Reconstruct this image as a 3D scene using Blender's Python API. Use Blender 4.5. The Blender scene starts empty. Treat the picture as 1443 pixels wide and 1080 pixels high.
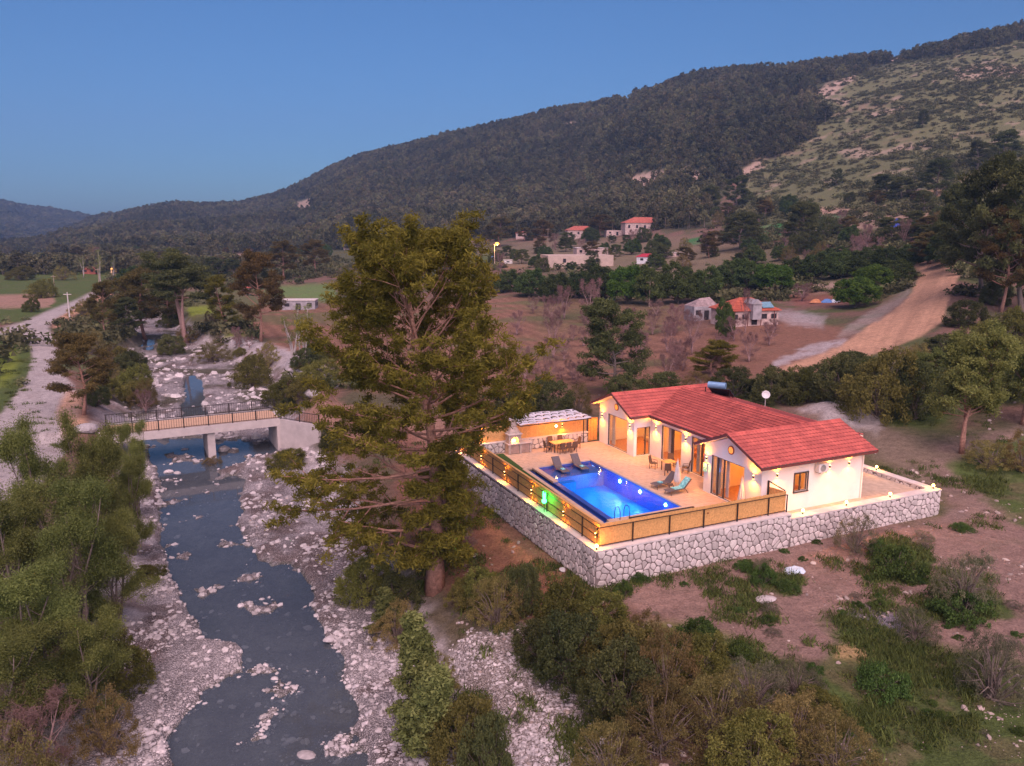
import bpy, math, random
import numpy as np
from mathutils import Vector, Matrix
random.seed(7); RNG = np.random.default_rng(7)
SC = bpy.context.scene
COL = SC.collection
# ------------------------------------------------------------------ camera
FP = 1140.0; HC = 18.2; U0 = 721.5; V0 = 540.0      # focal length in photo pixels, eye height above the patio
TH = math.atan(220.0/FP); CT, ST = math.cos(TH), math.sin(TH)
cam = bpy.data.cameras.new('camera'); camo = bpy.data.objects.new('camera', cam); COL.objects.link(camo)
camo.location = (0, 0, HC); camo.rotation_euler = (math.pi/2-TH, 0, 0)
cam.sensor_width = 36; cam.lens = 36*FP/1443.0; cam.clip_end = 20000; cam.clip_start = .5
SC.camera = camo
# ------------------------------------------------------------------ dusk sky and light
SUN_AZ = math.radians(172); SUN_EL = math.radians(24)
w = bpy.data.worlds.new('World'); SC.world = w; w.use_nodes = True
nt = w.node_tree; bg = nt.nodes['Background']
sky = nt.nodes.new('ShaderNodeTexSky'); sky.sky_type = 'NISHITA'; sky.sun_disc = False
sky.sun_elevation = math.radians(17); sky.sun_rotation = SUN_AZ
sky.altitude = 300; sky.air_density = 1.0; sky.dust_density = 1.3; sky.ozone_density = 8.2
nt.links.new(sky.outputs[0], bg.inputs[0]); bg.inputs[1].default_value = SKY_STRENGTH = 0.052
sl = bpy.data.lights.new('sun', 'SUN'); sl.energy = 2.75; sl.angle = math.radians(75); sl.color = (1.0, .72, .72)
so = bpy.data.objects.new('sun', sl); COL.objects.link(so)
_d = Vector((math.sin(SUN_AZ)*math.cos(SUN_EL+.5), math.cos(SUN_AZ)*math.cos(SUN_EL+.5), math.sin(SUN_EL+.5)))
so.rotation_euler = _d.to_track_quat('Z', 'Y').to_euler(); so.location = (0, 0, 80)
SC.view_settings.view_transform = 'Standard'; SC.view_settings.look = 'None'
SC.view_settings.exposure = 1.0; SC.view_settings.gamma = 1; SC.view_settings.use_curve_mapping = False
SC.cycles.use_denoising = True; SC.cycles.max_bounces = 6; SC.cycles.transparent_max_bounces = 12
SC.cycles.diffuse_bounces = 3; SC.cycles.sample_clamp_indirect = 4
# ------------------------------------------------------------------ projection helpers (photo pixel <-> place)
def ray(u, v):
    a = (u-U0)/FP; t = (V0-v)/FP
    return np.array([a, CT+t*ST, -ST+t*CT])
def un(u, v, z):
    d = ray(u, v); k = (z-HC)/d[2]; return np.array([d[0]*k, d[1]*k, z])
def proj(x, y, z):
    D = y*CT+(HC-z)*ST
    return U0+FP*x/D, V0-FP*(y*ST+(z-HC)*CT)/D
def z_of(v, y):
    t = (V0-v)/FP; return HC+y*(t*CT-ST)/(CT+t*ST)
PH = math.radians(24.8); A0 = np.array([4.65, 42.15])
EA = np.array([math.cos(PH), math.sin(PH)]); EB = np.array([-math.sin(PH), math.cos(PH)])
def W(a, b, z=0.0):
    p = A0+a*EA+b*EB; return Vector((p[0], p[1], z))
# ------------------------------------------------------------------ noise
_T = np.random.default_rng(3).random((256, 256)).astype(np.float32)
def vnoise(x, y):
    xi = np.floor(x).astype(int); yi = np.floor(y).astype(int); fx = x-xi; fy = y-yi
    fx = fx*fx*(3-2*fx); fy = fy*fy*(3-2*fy); a = xi & 255; b = yi & 255; a1 = (a+1) & 255; b1 = (b+1) & 255
    return (_T[a, b]*(1-fx)+_T[a1, b]*fx)*(1-fy)+(_T[a, b1]*(1-fx)+_T[a1, b1]*fx)*fy
def fbm(x, y, o=4, s=1.0):
    r = 0; k = 1.0; t = 0
    for i in range(o):
        r = r+k*vnoise(x*s+17.3*i, y*s+9.1*i); t += k; k *= .5; s *= 2.03
    return r/t-.5
def sstep(a, b, x):
    t = np.clip((x-a)/(b-a), 0, 1); return t*t*(3-2*t)
def sdist(px, py, poly):
    """signed distance to a polygon, positive inside (arrays)"""
    n = len(poly); best = np.full(px.shape, 1e18); ins = np.zeros(px.shape, bool)
    for i in range(n):
        x0, y0 = poly[i]; x1, y1 = poly[(i+1) % n]
        dx, dy = x1-x0, y1-y0; L = dx*dx+dy*dy+1e-12
        t = np.clip(((px-x0)*dx+(py-y0)*dy)/L, 0, 1)
        best = np.minimum(best, (px-x0-t*dx)**2+(py-y0-t*dy)**2)
        c = ((y0 > py) != (y1 > py))
        xx = x0+(py-y0)*dx/(dy if abs(dy) > 1e-9 else 1e-9)
        ins ^= c & (px < xx)
    d = np.sqrt(best); return np.where(ins, d, -d)
# ------------------------------------------------------------------ terrain height
_PR = [  # photo column: (distance, elevation) with elevation as ('z', metres) or photo row
 (-1500, [(60,'z',-1.5),(400,375),(900,350),(1800,300),(2600,270),(3600,340)]),
 (-300, [(60,'z',-1.5),(200,430),(400,375),(900,348),(1800,318),(2600,272),(3600,340)]),
 (0,   [(60,'z',-1.5),(200,430),(400,375),(700,355),(1100,350),(1800,322),(2500,284),(3600,340)]),
 (60,  [(60,'z',-1.5),(200,430),(400,375),(700,355),(1100,347),(1500,345),(1900,335),(2600,294),(3600,340)]),
 (130, [(60,'z',-1.5),(200,430),(400,375),(650,356),(1000,338),(1450,318),(1800,330),(2600,309),(3600,340)]),
 (170, [(60,'z',-1.5),(200,431),(400,375),(600,357),(950,332),(1450,306),(1900,315),(2600,318),(3600,340)]),
 (250, [(60,'z',-1.5),(200,432),(400,375),(600,355),(950,325),(1450,292),(2000,306),(3600,335)]),
 (350, [(60,'z',-1.5),(200,432),(400,374),(600,352),(950,322),(1450,286),(2000,306),(3600,335)]),
 (400, [(60,'z',-1.5),(200,431),(400,372),(580,352),(900,320),(1420,272),(1900,296),(3600,330)]),
 (450, [(60,'z',-1.5),(200,430),(400,370),(560,350),(850,305),(1400,246),(1900,280),(3600,330)]),
 (520, [(60,'z',-1.5),(200,428),(380,370),(520,350),(800,290),(1370,212),(1800,250),(3600,330)]),
 (600, [(60,'z',-1.5),(170,445),(360,368),(500,347),(700,305),(1000,245),(1300,188),(1700,240),(3600,330)]),
 (680, [(60,'z',-1.5),(170,445),(350,368),(480,346),(660,300),(1250,172),(1650,230),(3600,330)]),
 (750, [(60,'z',-1.5),(160,452),(320,370),(460,345),(650,295),(950,210),(1200,154),(1600,220),(3600,330)]),
 (800, [(60,'z',-1.5),(160,452),(320,370),(450,342),(640,290),(930,198),(1150,143),(1550,215),(3600,330)]),
 (900, [(60,'z',-1.5),(150,455),(300,372),(420,335),(600,270),(850,170),(1080,120),(1450,200),(3600,330)]),
 (960, [(60,'z',-1.5),(145,455),(260,382),(380,335),(550,265),(820,150),(1040,101),(1400,190),(3600,330)]),
 (1050,[(60,'z',-1.45),(140,455),(220,400),(330,340),(500,272),(750,160),(1000,93),(1400,180),(3600,330)]),
 (1150,[(60,'z',-1.4),(100,520),(150,442),(220,384),(320,318),(480,245),(720,140),(970,80),(1350,170),(3600,330)]),
 (1250,[(60,'z',-1.4),(95,520),(150,432),(200,375),(300,300),(450,225),(670,125),(940,68),(1300,160),(3600,330)]),
 (1350,[(60,'z',-1.4),(85,540),(115,455),(145,400),(200,345),(290,292),(440,210),(650,108),(910,52),(1300,140),(3600,330)]),
 (1443,[(60,'z',-1.3),(80,540),(110,465),(140,410),(180,360),(260,300),(400,212),(600,115),(880,35),(1300,130),(3600,330)]),
 (1800,[(60,'z',-1.0),(80,530),(110,455),(140,400),(180,350),(260,290),(400,200),(600,95),(850,5),(1300,100),(3600,300)]),
 (3000,[(60,'z',0.0),(80,515),(110,450),(140,395),(180,345),(260,285),(400,195),(600,85),(850,0),(1300,100),(3600,300)]),
]
_LY = np.linspace(math.log(8), math.log(4200), 420); _UK = np.arange(-1500, 3001, 15.0)
def _build_profile():
    Y = np.exp(_LY); rows = []
    for u, kn in _PR:
        ys = [8]; zs = [kn[0][2]]
        for k in kn:
            ys.append(k[0]); zs.append(k[2] if k[1] == 'z' else z_of(k[1], k[0]))
        rows.append(np.interp(Y, ys, zs))
    rows = np.array(rows); us = [p[0] for p in _PR]
    G = np.array([np.interp(_UK, us, rows[:, j]) for j in range(len(Y))]).T
    for _ in range(3):
        P = np.pad(G, ((1, 1), (2, 2)), 'edge')
        G = (P[:-2, 2:-2]+2*P[1:-1, 2:-2]+P[2:, 2:-2])/4
        P = np.pad(G, ((0, 0), (2, 2)), 'edge'); G = (P[:, :-4]+P[:, 1:-3]+P[:, 2:-2]+P[:, 3:-1]+P[:, 4:])/5
    return G
_G = _build_profile()
CH_L = [(30,1300),(100,1080),(188,900),(213,760),(200,690),(192,625),(183,575),(172,545),(183,515),(200,492),(205,478),(190,462),(170,450)]
CH_R = [(225,450),(250,465),(265,482),(305,500),(362,522),(400,550),(402,600),(396,632),(445,655),(455,700),(480,760),(540,880),(590,1000),(625,1090),(700,1300)]
CHAN = [tuple(un(u, v, -4.2)[:2]) for u, v in CH_L+CH_R]
WAT = [[(222,692),(345,692),(338,740),(365,785),(428,800),(442,860),(485,930),(503,1000),(525,1100),(245,1100),(238,1040),(285,975),(340,930),(330,900),(285,895),(262,860),(238,800),(222,740)],
       [(200,618),(392,618),(392,634),(345,650),(300,662),(225,668)],
       [(224,664),(300,660),(345,672),(345,694),(222,694)],
       [(250,612),(296,612),(288,560),(282,528),(258,528),(258,560)], [(190,478),(218,478),(218,494),(192,492)],
       [(345,900),(400,880),(420,960),(360,990)]]
PAD = [tuple(W(a, b)[:2]) for a, b in ((.5, .5), (27.2, .5), (27.2, 24), (.5, 22))]
def ground_z(x, y):
    x = np.asarray(x, float); y = np.asarray(y, float); ys = np.maximum(y, 8.0)
    u = U0+FP/CT*x/ys; ly = np.log(ys)
    iu = np.clip((u+1500)/15, 0, len(_UK)-1.001); il = np.clip((ly-_LY[0])/(_LY[1]-_LY[0]), 0, len(_LY)-1.001)
    a = iu.astype(int); b = il.astype(int); fu = iu-a; fl = il-b
    z = (_G[a, b]*(1-fu)+_G[a+1, b]*fu)*(1-fl)+(_G[a, b+1]*(1-fu)+_G[a+1, b+1]*fu)*fl
    far = sstep(180, 700, ys)
    z = z+far*(fbm(x, y, 5, 1/190.)*46+np.abs(fbm(x, y, 3, 1/80.))*-14)*np.minimum(1, ys/900)*sstep(300,700,ys)*.8
    z = z+sstep(70, 160, ys)*fbm(x, y, 3, 1/35.)*1.6
    z = z+fbm(x, y, 4, 1/5.)*.55
    # riverside ground is lower towards the stream, then the carved bed
    near = ys < 260
    d = np.full(x.shape, -99.0); d[near] = sdist(x[near], y[near], CHAN)
    d = d+fbm(x, y, 3, 1/4.)*2.6
    z = z-1.1*sstep(-14, -3, d)*(ys < 75)
    bed = -4.0+fbm(x, y, 4, 1/2.2)*.35
    if near.any():
        z0 = np.full(x.shape, -4.2); uu, vv = proj(x, ys, z0)
        uu = uu+fbm(x, y, 3, 1/2.5)*26*40/ys; vv = vv+fbm(x+50, y, 3, 1/2.5)*14*40/ys
        wt = np.full(x.shape, -99.0)
        for k, p in enumerate(WAT):
            m = near & (d > -2) & ((ys < 75) if k in (0, 2, 5) else (ys > 60))
            if m.any(): wt[m] = np.maximum(wt[m], sdist(uu[m], vv[m], p))
        soft = 10*45/ys
        m0 = sstep(-soft, soft, wt)
        bed = bed*(1-m0)+(-4.52+fbm(x, y, 5, 1/1.9)*1.25)*m0
    z = z+(bed-z)*sstep(-4.5, .6, d)
    # levelled ground under the villa
    m = (y > 35) & (y < 90); dp = np.full(x.shape, -99.0); dp[m] = sdist(x[m], y[m], PAD)
    ground_z.chan = d; ground_z.pad = dp
    z = z+(-1.75-z)*sstep(-2.5, 0.3, dp)*np.where(dp > .3, 1.0, .5)
    z = np.where(dp > .1, np.minimum(z, -1.6), z)
    return z
def gz(x, y): return float(ground_z(np.array([x]), np.array([y]))[0])
def place(u, v, ymin=22, ymax=3000):
    """point of the ground seen at a photo pixel"""
    d = ray(u, v); ys = np.exp(np.linspace(math.log(ymin), math.log(ymax), 1400)); k = ys/d[1]
    zs = HC+d[2]*k; g = ground_z(d[0]*k, ys); hit = np.nonzero(zs <= g)[0]
    i = hit[0] if len(hit) else len(ys)-1
    return Vector((d[0]*k[i], ys[i], g[i]))
# ------------------------------------------------------------------ node helpers and materials
def new_mat(name):
    m = bpy.data.materials.new(name); m.use_nodes = True
    return m, m.node_tree, m.node_tree.nodes['Principled BSDF']
def N(t, kind, **kw):
    n = t.nodes.new(kind)
    for k, v in kw.items(): setattr(n, k, v)
    return n
def math_n(t, op, a, b=None, clamp=False):
    n = N(t, 'ShaderNodeMath', operation=op, use_clamp=clamp)
    for i, q in enumerate((a, b)):
        if q is None: continue
        if isinstance(q, (int, float)): n.inputs[i].default_value = q
        else: t.links.new(q, n.inputs[i])
    return n.outputs[0]
def mixc(t, fac, a, b, mode='MIX'):
    n = N(t, 'ShaderNodeMix', data_type='RGBA', blend_type=mode)
    for i, q in ((0, fac), (6, a), (7, b)):
        if isinstance(q, (int, float)): n.inputs[i].default_value = q
        elif isinstance(q, tuple): n.inputs[i].default_value = (*q, 1)
        else: t.links.new(q, n.inputs[i])
    return n.outputs[2]
def noise_n(t, scale, detail=4, rough=.6, vec=None):
    n = N(t, 'ShaderNodeTexNoise'); n.inputs['Scale'].default_value = scale
    n.inputs['Detail'].default_value = detail; n.inputs['Roughness'].default_value = rough
    if vec is None:
        vec = N(t, 'ShaderNodeNewGeometry').outputs['Position']
    t.links.new(vec, n.inputs['Vector']); return n.outputs[0]
def ramp(t, f, a, b):
    n = N(t, 'ShaderNodeMapRange', clamp=True); n.inputs[1].default_value = a; n.inputs[2].default_value = b
    t.links.new(f, n.inputs[0]); return n.outputs[0]
MATS = {}
def mat(name, col, rough=.8, var=.25, scale=3.0, bump=.0, bscale=20, rnd=0.0, metal=0.0, col2=None, spec=.3, emit=None, es=0):
    if name in MATS: return MATS[name]
    m, t, p = new_mat(name)
    f = ramp(t, noise_n(t, scale, 5), .3, .7)
    c1 = tuple(c*(1-var) for c in col); c2 = tuple(min(1, c*(1+var)) for c in (col2 or col))
    c = mixc(t, f, c1, c2)
    if rnd:
        o = N(t, 'ShaderNodeObjectInfo').outputs['Random']
        h = N(t, 'ShaderNodeHueSaturation'); t.links.new(c, h.inputs['Color'])
        t.links.new(math_n(t, 'ADD', math_n(t, 'MULTIPLY', o, rnd*2), 1-rnd), h.inputs['Value'])
        t.links.new(math_n(t, 'ADD', math_n(t, 'MULTIPLY', math_n(t, 'FRACT', math_n(t, 'MULTIPLY', o, 7.3)), rnd*.10), .5-rnd*.05), h.inputs['Hue'])
        c = h.outputs[0]
    t.links.new(c, p.inputs['Base Color']); p.inputs['Roughness'].default_value = rough
    p.inputs['Metallic'].default_value = metal; p.inputs['Specular IOR Level'].default_value = spec
    if bump:
        b = N(t, 'ShaderNodeBump'); b.inputs['Strength'].default_value = min(1, bump*8); b.inputs['Distance'].default_value = bump
        t.links.new(noise_n(t, bscale, 5), b.inputs['Height']); t.links.new(b.outputs[0], p.inputs['Normal'])
    if emit: p.inputs['Emission Color'].default_value = (*emit, 1); p.inputs['Emission Strength'].default_value = es
    MATS[name] = m; return m
def leaf_mat(name, dark, light, rnd=.25, trans=.25, patch=0):
    if name in MATS: return MATS[name]
    m, t, p = new_mat(name)
    at = N(t, 'ShaderNodeAttribute', attribute_name='tint')
    c = mixc(t, at.outputs['Fac'], dark, light)
    o = N(t, 'ShaderNodeObjectInfo').outputs['Random']
    h = N(t, 'ShaderNodeHueSaturation')
    if patch:
        pf = ramp(t, noise_n(t, patch, 6, .65), .36, .64); c = mixc(t, pf, c, (.17, .15, .075), 'MIX'); pf2 = ramp(t, noise_n(t, patch*2.7, 5, .6, N(t, 'ShaderNodeNewGeometry').outputs['Position']), .45, .7); c = mixc(t, math_n(t, 'MULTIPLY', pf2, .6), c, (.04, .045, .03))
    t.links.new(c, h.inputs['Color'])
    t.links.new(math_n(t, 'ADD', math_n(t, 'MULTIPLY', o, rnd*2), 1-rnd), h.inputs['Value'])
    t.links.new(math_n(t, 'ADD', math_n(t, 'MULTIPLY', math_n(t, 'FRACT', math_n(t, 'MULTIPLY', o, 9.7)), rnd*.12), .5-rnd*.06), h.inputs['Hue'])
    t.links.new(h.outputs[0], p.inputs['Base Color']); p.inputs['Roughness'].default_value = .75
    p.inputs['Specular IOR Level'].default_value = .15
    tr = N(t, 'ShaderNodeBsdfTranslucent'); t.links.new(h.outputs[0], tr.inputs[0])
    mx = N(t, 'ShaderNodeMixShader'); mx.inputs[0].default_value = trans
    t.links.new(p.outputs[0], mx.inputs[1]); t.links.new(tr.outputs[0], mx.inputs[2])
    t.links.new(mx.outputs[0], t.nodes['Material Output'].inputs[0])
    MATS[name] = m; return m
def emat(name, col, s):
    if name in MATS: return MATS[name]
    m, t, p = new_mat(name); p.inputs['Base Color'].default_value = (*[min(1, c) for c in col], 1)
    p.inputs['Emission Color'].default_value = (*col, 1); p.inputs['Emission Strength'].default_value = s
    MATS[name] = m; return m
def glass_mat(name, tint=(.9, .93, .95), refl=.35):
    m, t, p = new_mat(name)
    tr = N(t, 'ShaderNodeBsdfTransparent'); tr.inputs[0].default_value = (*tint, 1)
    gl = N(t, 'ShaderNodeBsdfGlossy'); gl.inputs['Roughness'].default_value = .02
    fr = N(t, 'ShaderNodeLayerWeight'); fr.inputs[0].default_value = .5
    mx = N(t, 'ShaderNodeMixShader'); t.links.new(math_n(t, 'ADD', math_n(t, 'MULTIPLY', math_n(t, 'POWER', fr.outputs['Facing'], 4), .8), .03, True), mx.inputs[0])
    t.links.new(tr.outputs[0], mx.inputs[1]); t.links.new(gl.outputs[0], mx.inputs[2])
    t.links.new(mx.outputs[0], t.nodes['Material Output'].inputs[0]); MATS[name] = m; return m
def water_mat(name, tint, body, bodyf, bscale, bstr):
    m, t, p = new_mat(name); t.nodes.remove(p)
    b = N(t, 'ShaderNodeBump'); b.inputs['Strength'].default_value = bstr; b.inputs['Distance'].default_value = .05
    t.links.new(noise_n(t, bscale, 3, .55), b.inputs['Height'])
    tr = N(t, 'ShaderNodeBsdfTransparent'); tr.inputs[0].default_value = (*tint, 1)
    df = N(t, 'ShaderNodeBsdfDiffuse'); df.inputs[0].default_value = (*body, 1)
    m1 = N(t, 'ShaderNodeMixShader'); m1.inputs[0].default_value = bodyf
    t.links.new(tr.outputs[0], m1.inputs[1]); t.links.new(df.outputs[0], m1.inputs[2])
    gl = N(t, 'ShaderNodeBsdfGlossy'); gl.inputs['Roughness'].default_value = .05; t.links.new(b.outputs[0], gl.inputs['Normal'])
    fr = N(t, 'ShaderNodeFresnel'); fr.inputs[0].default_value = 1.33; t.links.new(b.outputs[0], fr.inputs['Normal'])
    mx = N(t, 'ShaderNodeMixShader'); t.links.new(math_n(t, 'MULTIPLY', fr.outputs[0], 1.0, True), mx.inputs[0])
    t.links.new(m1.outputs[0], mx.inputs[1]); t.links.new(gl.outputs[0], mx.inputs[2])
    t.links.new(mx.outputs[0], t.nodes['Material Output'].inputs[0]); MATS[name] = m; return m
# ------------------------------------------------------------------ object helpers
ORG = {}
def tag(o, label=None, cat=None, group=None, kind=None):
    if label: o['label'] = label
    if cat: o['category'] = cat
    if group: o['group'] = group
    if kind: o['kind'] = kind
    return o
def thing(name, label, cat, loc, rotz=0.0, group=None, org=(0, 0, 0)):
    o = bpy.data.objects.new(name, None); COL.objects.link(o); o.location = loc; o.rotation_euler = (0, 0, rotz)
    o.empty_display_size = .2; ORG[o.name] = org
    return tag(o, label, cat, group)
def vthing(name, label, cat, a, b, z=0.0, group=None):           # a thing in the villa's own frame
    return thing(name, label, cat, W(a, b, z), PH, group, (a, b, z))
def np_mesh(name, V, F, mats=None, tint=None, smooth=False, mi=None):
    me = bpy.data.meshes.new(name); V = np.asarray(V, np.float32); F = np.asarray(F, np.int32); k = F.shape[1]
    me.vertices.add(len(V)); me.vertices.foreach_set('co', V.ravel())
    me.loops.add(F.size); me.loops.foreach_set('vertex_index', F.ravel())
    me.polygons.add(len(F)); me.polygons.foreach_set('loop_start', np.arange(0, F.size, k, dtype=np.int32))
    if smooth: me.polygons.foreach_set('use_smooth', np.ones(len(F), bool))
    for m in (mats or []): me.materials.append(m)
    if mi is not None: me.polygons.foreach_set('material_index', np.asarray(mi, np.int32))
    if tint is not None:
        at = me.attributes.new('tint', 'FLOAT', 'FACE'); at.data.foreach_set('value', np.asarray(tint, np.float32))
    me.update(calc_edges=True); me.validate(); return me
def add_obj(name, me, parent=None, loc=(0, 0, 0), rotz=0.0, **tags):
    o = bpy.data.objects.new(name, me); COL.objects.link(o); o.location = loc; o.rotation_euler = (0, 0, rotz)
    if parent is not None: o.parent = parent; ORG[o.name] = ORG.get(parent.name, (0, 0, 0))
    return tag(o, **tags)
def copy_tree(o, loc=None, rotz=None, scale=None, label=None, group=None, parent=None):
    c = o.copy(); COL.objects.link(c); c.parent = parent
    ORG[c.name] = ORG.get(o.name, (0, 0, 0))
    if loc is not None: c.location = loc
    if rotz is not None: c.rotation_euler = (0, 0, rotz)
    if scale is not None: c.scale = (scale,)*3 if isinstance(scale, (int, float)) else scale
    if label: c['label'] = label
    if group: c['group'] = group
    for ch in list(o.children): copy_tree(ch, parent=c)
    return c
class MB:
    def __init__(s): s.v = []; s.f = []; s.m = []; s.cur = 0
    def add(s, vs, fs):
        n = len(s.v); s.v += [tuple(p) for p in vs]; s.f += [[i+n for i in f] for f in fs]; s.m += [s.cur]*len(fs); return s
    def box(s, x0, x1, y0, y1, z0, z1):
        return s.add([(x0,y0,z0),(x1,y0,z0),(x1,y1,z0),(x0,y1,z0),(x0,y0,z1),(x1,y0,z1),(x1,y1,z1),(x0,y1,z1)],
                     [(0,3,2,1),(4,5,6,7),(0,1,5,4),(1,2,6,5),(2,3,7,6),(3,0,4,7)])
    def beam(s, p, q, w, h):
        p = Vector(p); q = Vector(q); d = (q-p).normalized(); up = Vector((0, 0, 1))
        if abs(d.z) > .95: up = Vector((0, 1, 0))
        x = d.cross(up).normalized()*w/2; y = x.cross(d).normalized()*h/2
        return s.add([p-x-y, p+x-y, p+x+y, p-x+y, q-x-y, q+x-y, q+x+y, q-x+y],
                     [(0,1,2,3),(7,6,5,4),(1,0,4,5),(2,1,5,6),(3,2,6,7),(0,3,7,4)])
    def tube(s, pts, rs, n=6, cap=True):
        pts = [Vector(p) for p in pts]
        if isinstance(rs, (int, float)): rs = [rs]*len(pts)
        base = len(s.v); x = None
        for i, p in enumerate(pts):
            d = (pts[min(i+1, len(pts)-1)]-pts[max(i-1, 0)]).normalized()
            if x is None: x = d.orthogonal().normalized()
            else:
                x = x-d*x.dot(d); x = x.normalized() if x.length > 1e-6 else d.orthogonal().normalized()
            y = d.cross(x)
            for k in range(n):
                a = 2*math.pi*k/n; s.v.append(tuple(p+(x*math.cos(a)+y*math.sin(a))*rs[i]))
        for i in range(len(pts)-1):
            for k in range(n):
                a = base+i*n+k; b = base+i*n+(k+1) % n; s.f.append([a, b, b+n, a+n]); s.m.append(s.cur)
        if cap:
            s.f.append([base+k for k in range(n)][::-1]); s.f.append([base+(len(pts)-1)*n+k for k in range(n)]); s.m += [s.cur]*2
        return s
    def lathe(s, prof, c=(0, 0, 0), n=12):
        base = len(s.v)
        for r, z in prof:
            for k in range(n):
                a = 2*math.pi*k/n; s.v.append((c[0]+r*math.cos(a), c[1]+r*math.sin(a), c[2]+z))
        for i in range(len(prof)-1):
            for k in range(n):
                a = base+i*n+k; b = base+i*n+(k+1) % n; s.f.append([a, b, b+n, a+n]); s.m.append(s.cur)
        return s
    def ball(s, c, r, n=10, m=6, sz=1.0):
        return s.lathe([(r*math.sin(math.pi*i/m)+1e-4, -r*sz*math.cos(math.pi*i/m)) for i in range(m+1)], c, n)
    def prism(s, poly, z0, z1):
        n = len(poly)
        return s.add([(x, y, z0) for x, y in poly]+[(x, y, z1) for x, y in poly],
                     [list(range(n))[::-1], list(range(n, 2*n))]+[[i, (i+1) % n, (i+1) % n+n, i+n] for i in range(n)])
    def build(s, name, m, parent=None, org=None, vf=True, smooth=False, loc=None, rotz=None, bevel=0, **tags):
        if org is None: org = ORG.get(parent.name, (0, 0, 0)) if parent is not None else (0, 0, 0)
        me = bpy.data.meshes.new(name)
        me.from_pydata([(x-org[0], y-org[1], z-org[2]) for x, y, z in s.v], [], s.f)
        ms = m if isinstance(m, (list, tuple)) else [m]
        for q in ms: me.materials.append(q)
        if len(ms) > 1: me.polygons.foreach_set('material_index', s.m)
        if smooth: me.polygons.foreach_set('use_smooth', [True]*len(me.polygons))
        me.update(); o = bpy.data.objects.new(name, me); COL.objects.link(o)
        if parent is not None: o.parent = parent
        elif loc is not None: o.location = loc; o.rotation_euler = (0, 0, rotz or 0)
        elif vf: o.location = W(*org); o.rotation_euler = (0, 0, PH)
        ORG[o.name] = org
        if bevel:
            bm = o.modifiers.new('bevel', 'BEVEL'); bm.width = bevel; bm.segments = 1; bm.limit_method = 'ANGLE'
        return tag(o, **tags)
# ------------------------------------------------------------------ scatter (uncountable stuff) by geometry nodes
def scatter(name, P, protos, scale, rot, idx, label, cat, mask_kind='stuff'):
    P = np.asarray(P, np.float32); me = bpy.data.meshes.new(name); me.vertices.add(len(P)); me.vertices.foreach_set('co', P.ravel())
    for nm, ty, arr in (('sc', 'FLOAT_VECTOR', scale), ('rt', 'FLOAT_VECTOR', rot)):
        a = me.attributes.new(nm, ty, 'POINT'); a.data.foreach_set('vector', np.asarray(arr, np.float32).ravel())
    a = me.attributes.new('ix', 'INT', 'POINT'); a.data.foreach_set('value', np.asarray(idx, np.int32)); me.update()
    o = bpy.data.objects.new(name, me); COL.objects.link(o)
    pc = bpy.data.collections.new(name+'_source')
    for q in protos: pc.objects.link(q)
    g = bpy.data.node_groups.new(name, 'GeometryNodeTree')
    g.interface.new_socket('Geometry', in_out='INPUT', socket_type='NodeSocketGeometry')
    g.interface.new_socket('Geometry', in_out='OUTPUT', socket_type='NodeSocketGeometry')
    gi = g.nodes.new('NodeGroupInput'); go = g.nodes.new('NodeGroupOutput')
    ip = g.nodes.new('GeometryNodeInstanceOnPoints'); ci = g.nodes.new('GeometryNodeCollectionInfo')
    ci.inputs['Collection'].default_value = pc; ci.inputs['Separate Children'].default_value = True
    ip.inputs['Pick Instance'].default_value = True
    def at(nm, ty):
        n = g.nodes.new('GeometryNodeInputNamedAttribute'); n.data_type = ty; n.inputs[0].default_value = nm
        return n.outputs['Attribute']
    g.links.new(gi.outputs[0], ip.inputs['Points']); g.links.new(ci.outputs[0], ip.inputs['Instance'])
    g.links.new(at('ix', 'INT'), ip.inputs['Instance Index']); g.links.new(at('rt', 'FLOAT_VECTOR'), ip.inputs['Rotation'])
    g.links.new(at('sc', 'FLOAT_VECTOR'), ip.inputs['Scale']); g.links.new(ip.outputs[0], go.inputs[0])
    md = o.modifiers.new('scatter', 'NODES'); md.node_group = g
    return tag(o, label, cat, kind=mask_kind)
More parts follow.
